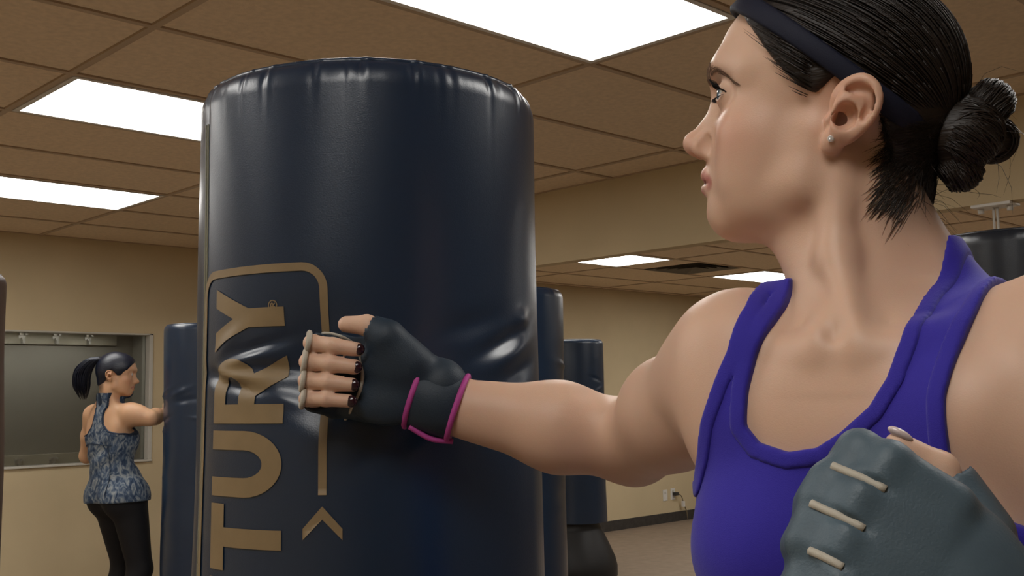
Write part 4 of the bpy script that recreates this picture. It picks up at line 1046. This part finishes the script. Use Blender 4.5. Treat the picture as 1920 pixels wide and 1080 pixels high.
def garment2(off,kind):
    la=np.linspace(-.35,.35,351);ua=np.linspace(-.65,.2,426);LL,UU=np.meshgrid(la,ua,indexing='ij'); tf,tb=poly_sd(FRONT2,LL,UU),poly_sd(BACK2,LL,UU)
    o=T2.o; t_=F2.sl(o+V(-.3,-.28,-.56),o+V(.3,.28,.10)); X,Y,Z=F2.grid(t_); M=T2.M; l=(X-o[0])*M[0,0]+(Y-o[1])*M[0,1]+0*Z; nn=(X-o[0])*M[1,0]+(Y-o[1])*M[1,1]+0*Z; u=(Z-o[2])+0*l
    i=np.clip(((l+.35)/.002).round().astype(int),0,350); j=np.clip(((u+.65)/.002).round().astype(int),0,425); w_=np.clip((nn+.03)/.05,0,1); R=tf[i,j]*w_+tb[i,j]*(1-w_)
    R=np.maximum(R,np.where(u>-.25,np.abs(l)-.150,-1))
    hemz=-.475+.10*(-l)*.45; R=np.maximum(R,hemz-u)
    for s_,e_ in ((J2['S'],J2['E']),(J2['S2'],J2['E2'])):
        fn,_,_=cone(s_*.6+e_*.4,e_,.056,.054); R=np.maximum(R,-fn(X,Y,Z))
    fn,_,_=cone(T2(0,-.022,.035),H2(-.026,0,-.035),.052,.055); R=np.maximum(R,-fn(X,Y,Z))
    D=J2['Dt'][t_]-off
    # loose cloth: diagonal folds over the back
    ph=l*38+u*64; fold=.0035*np.sin(ph)*np.exp(-((u+.23)/.10)**2)+.003*np.sin(l*60+u*20+1)*np.exp(-((u+.40)/.07)**2)
    D=D-fold-.014*sm(-u,.20,.47)
    if kind=='band': R=np.maximum(R,-(R+.008)); R=np.maximum(R,-(u+.14))
    return surface_net(np.maximum(np.maximum(D,R),-(D+off+.010)).astype(F32),[a[q] for a,q in zip(F2.ax,t_)])
tp2=put2('tank_top',garment2(.006,'top'),mm); tp2.modifiers.new('smooth','SMOOTH').iterations=3
put2('binding',garment2(.0085,'band'),M_seam,tp2)
def seam2(pts,nm='seam'):
    out=[]
    for l,u in pts:
        n=-.25
        while n<.1:
            p=T2(l,n,u); 
            if F2.sample(p)<.010+.014*float(sm(np.array(-u),.20,.47)): break
            n+=.002
        out.append(T2(l,n-.002,u))
    put2(nm,tube_mesh(spline(out,24),.0022,5),M_seam,tp2)
seam2([(.125,-.185),(.08,-.170),(.02,-.165),(-.05,-.170),(-.11,-.175)])
seam2([(-.085,-.175),(-.092,-.25),(-.098,-.34),(-.105,-.43)])
put2('leggings',shell(J2['Dt'],F2.ax,.006,T2.o*V(1,1,0)+V(-.35,-.32,.05),T2.o*V(1,1,0)+V(.4,.5,1.1),.10,.90,F2),M_black)
for s in (-1,1):
    a=J2['an%d'%s];t_=J2['toe%d'%s]; c=(a+t_)/2; c[2]=.06; d=unit((t_-a)*V(1,1,0)); Fl=local_field(c,(.18,.18,.085),.006)
    he=a-d*.045; he[2]=.045; to=t_+d*.03; to[2]=.038
    Fl.add(cone(he,to,.042,.036),.02); Fl.add(cone(a+V(0,0,.02),he+V(0,0,.01),.045,.040),.03)
    X,Y,Z=Fl.grid(tuple(slice(None) for _ in range(3))); Fl.D=np.maximum(Fl.D,np.maximum(-Z+0*X+0*Y,Z-.135)).astype(F32); put2('shoe',Fl.mesh(),M_shoe)
# hair with a high ponytail
M_hair2=mat('blue_black_hair',(.0045,.0075,.019),.38,.5,bump=.5,bscale=60,stretch=(1,1,6))
HP2=[(.10,.20),(.090,.082),(.074,.060),(.060,.040),(.044,.030),(.030,.010),(.012,.008),(-.002,.022),(-.016,.036),(-.032,.030),(-.042,.010),(-.046,-.020),(-.062,-.050),(-.13,-.055),(-.13,.20)]
Fh=local_field(H2(-.02,0,.04),(.135,.135,.125),.004)
for c,r in EL: Fh.add(ell(H2(*c),np.array(r)+.010,H2.M),.012)
Fh.add(cone(H2(-.040,0,.0),H2(-.050,0,-.030),.056,.044),.03)
X,Y,Z=Fh.grid(tuple(slice(None) for _ in range(3))); o_=H2.o; MM=H2.M
ff=(X-o_[0])*MM[0,0]+(Y-o_[1])*MM[0,1]+(Z-o_[2])*MM[0,2]; uu=(X-o_[0])*MM[2,0]+(Y-o_[1])*MM[2,1]+(Z-o_[2])*MM[2,2]
tab=poly_sd(HP2,*np.meshgrid(ta,tu,indexing='ij')); Rg=tab[np.clip(((ff+.15)/.001).round().astype(int),0,300),np.clip(((uu+.15)/.001).round().astype(int),0,400)]
Fh.D=np.maximum(Fh.D,Rg).astype(F32); hair2=put2('hair',Fh.mesh(),M_hair2); hair2.modifiers.new('smooth','SMOOTH').iterations=4
tb_=H2(-.098,.0,.085); pony=[tb_,Lp(178,672,5.68),Lp(160,688,5.68),Lp(153,712,5.68),Lp(157,750,5.68)]
cur=[];rad=[]; rp_=random.Random(21); ps=spline(pony,14)
for i in range(420):
    a=rp_.uniform(0,6.28); r=math.sqrt(rp_.random()); ph=rp_.uniform(-.4,.4); pts=[]; ln=rp_.uniform(.80,1.0)
    for k in range(14):
        t=k/13*ln; c=ps[min(13,int(t*13))]*(1-(t*13)%1)+ps[min(13,int(t*13)+1)]*((t*13)%1); w_=np.interp(t,[0,.15,.5,.85,1],[.015,.034,.048,.046,.016])*r
        pts.append(c+V(math.cos(a+ph*t),math.sin(a+ph*t)*.9,.25*math.sin(a))*w_)
    cur.append(pts); rad.append(rp_.uniform(.0012,.0024))
strands('ponytail',cur,rad,M_hair2,hair2,base=b2)
put2('hair_tie',tube_mesh(ring(tb_*.6+ps[1]*.4,ps[1]-ps[0],V(0,0,1),.017,.017,20),.005,6,True),M_black,hair2)
for s in (-1,):
    v,f,c=eyeball(H2,s); e_=put2('eye',(v,f),M_eye); set_tint(e_,c)
    cur=[[H2(*(p+np.array([a,0,0]))) for a in (0,.003)] for p in spline([(.094,-.014,.036),(.086,-.036,.0405),(.066,-.054,.028)],26)]
    strands('eyebrow',[[H2(f_+.0015,l_,u_) for f_,l_,u_ in spline([(.094,-.014,.036),(.087,-.036,.0405),(.067,-.054,.030)],12)]],.0028,M_lash,root2,base=b2)
for nm,lab_ in (('HR','dark training glove, mostly hidden behind the bag'),('HL','dark training glove held in front of the chest')):
    A=J2[nm]; g=empty('boxing_glove'); g.parent=root2; g['label']=lab_; Fg=glove_piece_field(A,(-.04,-.05,-.06),(.13,.07,.075),.004)
    Fg.add(cone(A(-.03,0,0),A(.02,0,0),.034,.036),.012); Fg.add(ell(A(.05,-.004,.001),(.055,.026,.048),A.M),.012)
    for up,r,sc_ in FING: Fg.add(cone(A(.05,-.01,up),A(.095,-.004,up),.017,.016),.006); Fg.add(cone(A(.095,-.004,up),A(.10,.02,up),.016,.013),.005)
    put2('glove_shell',Fg.mesh(),M_gloven,g); put2('pink_piping',tube_mesh(ring(A(-.03,0,0),A.M[0],A.M[1],.035,.035,24),.003,6,True),M_pink,g)
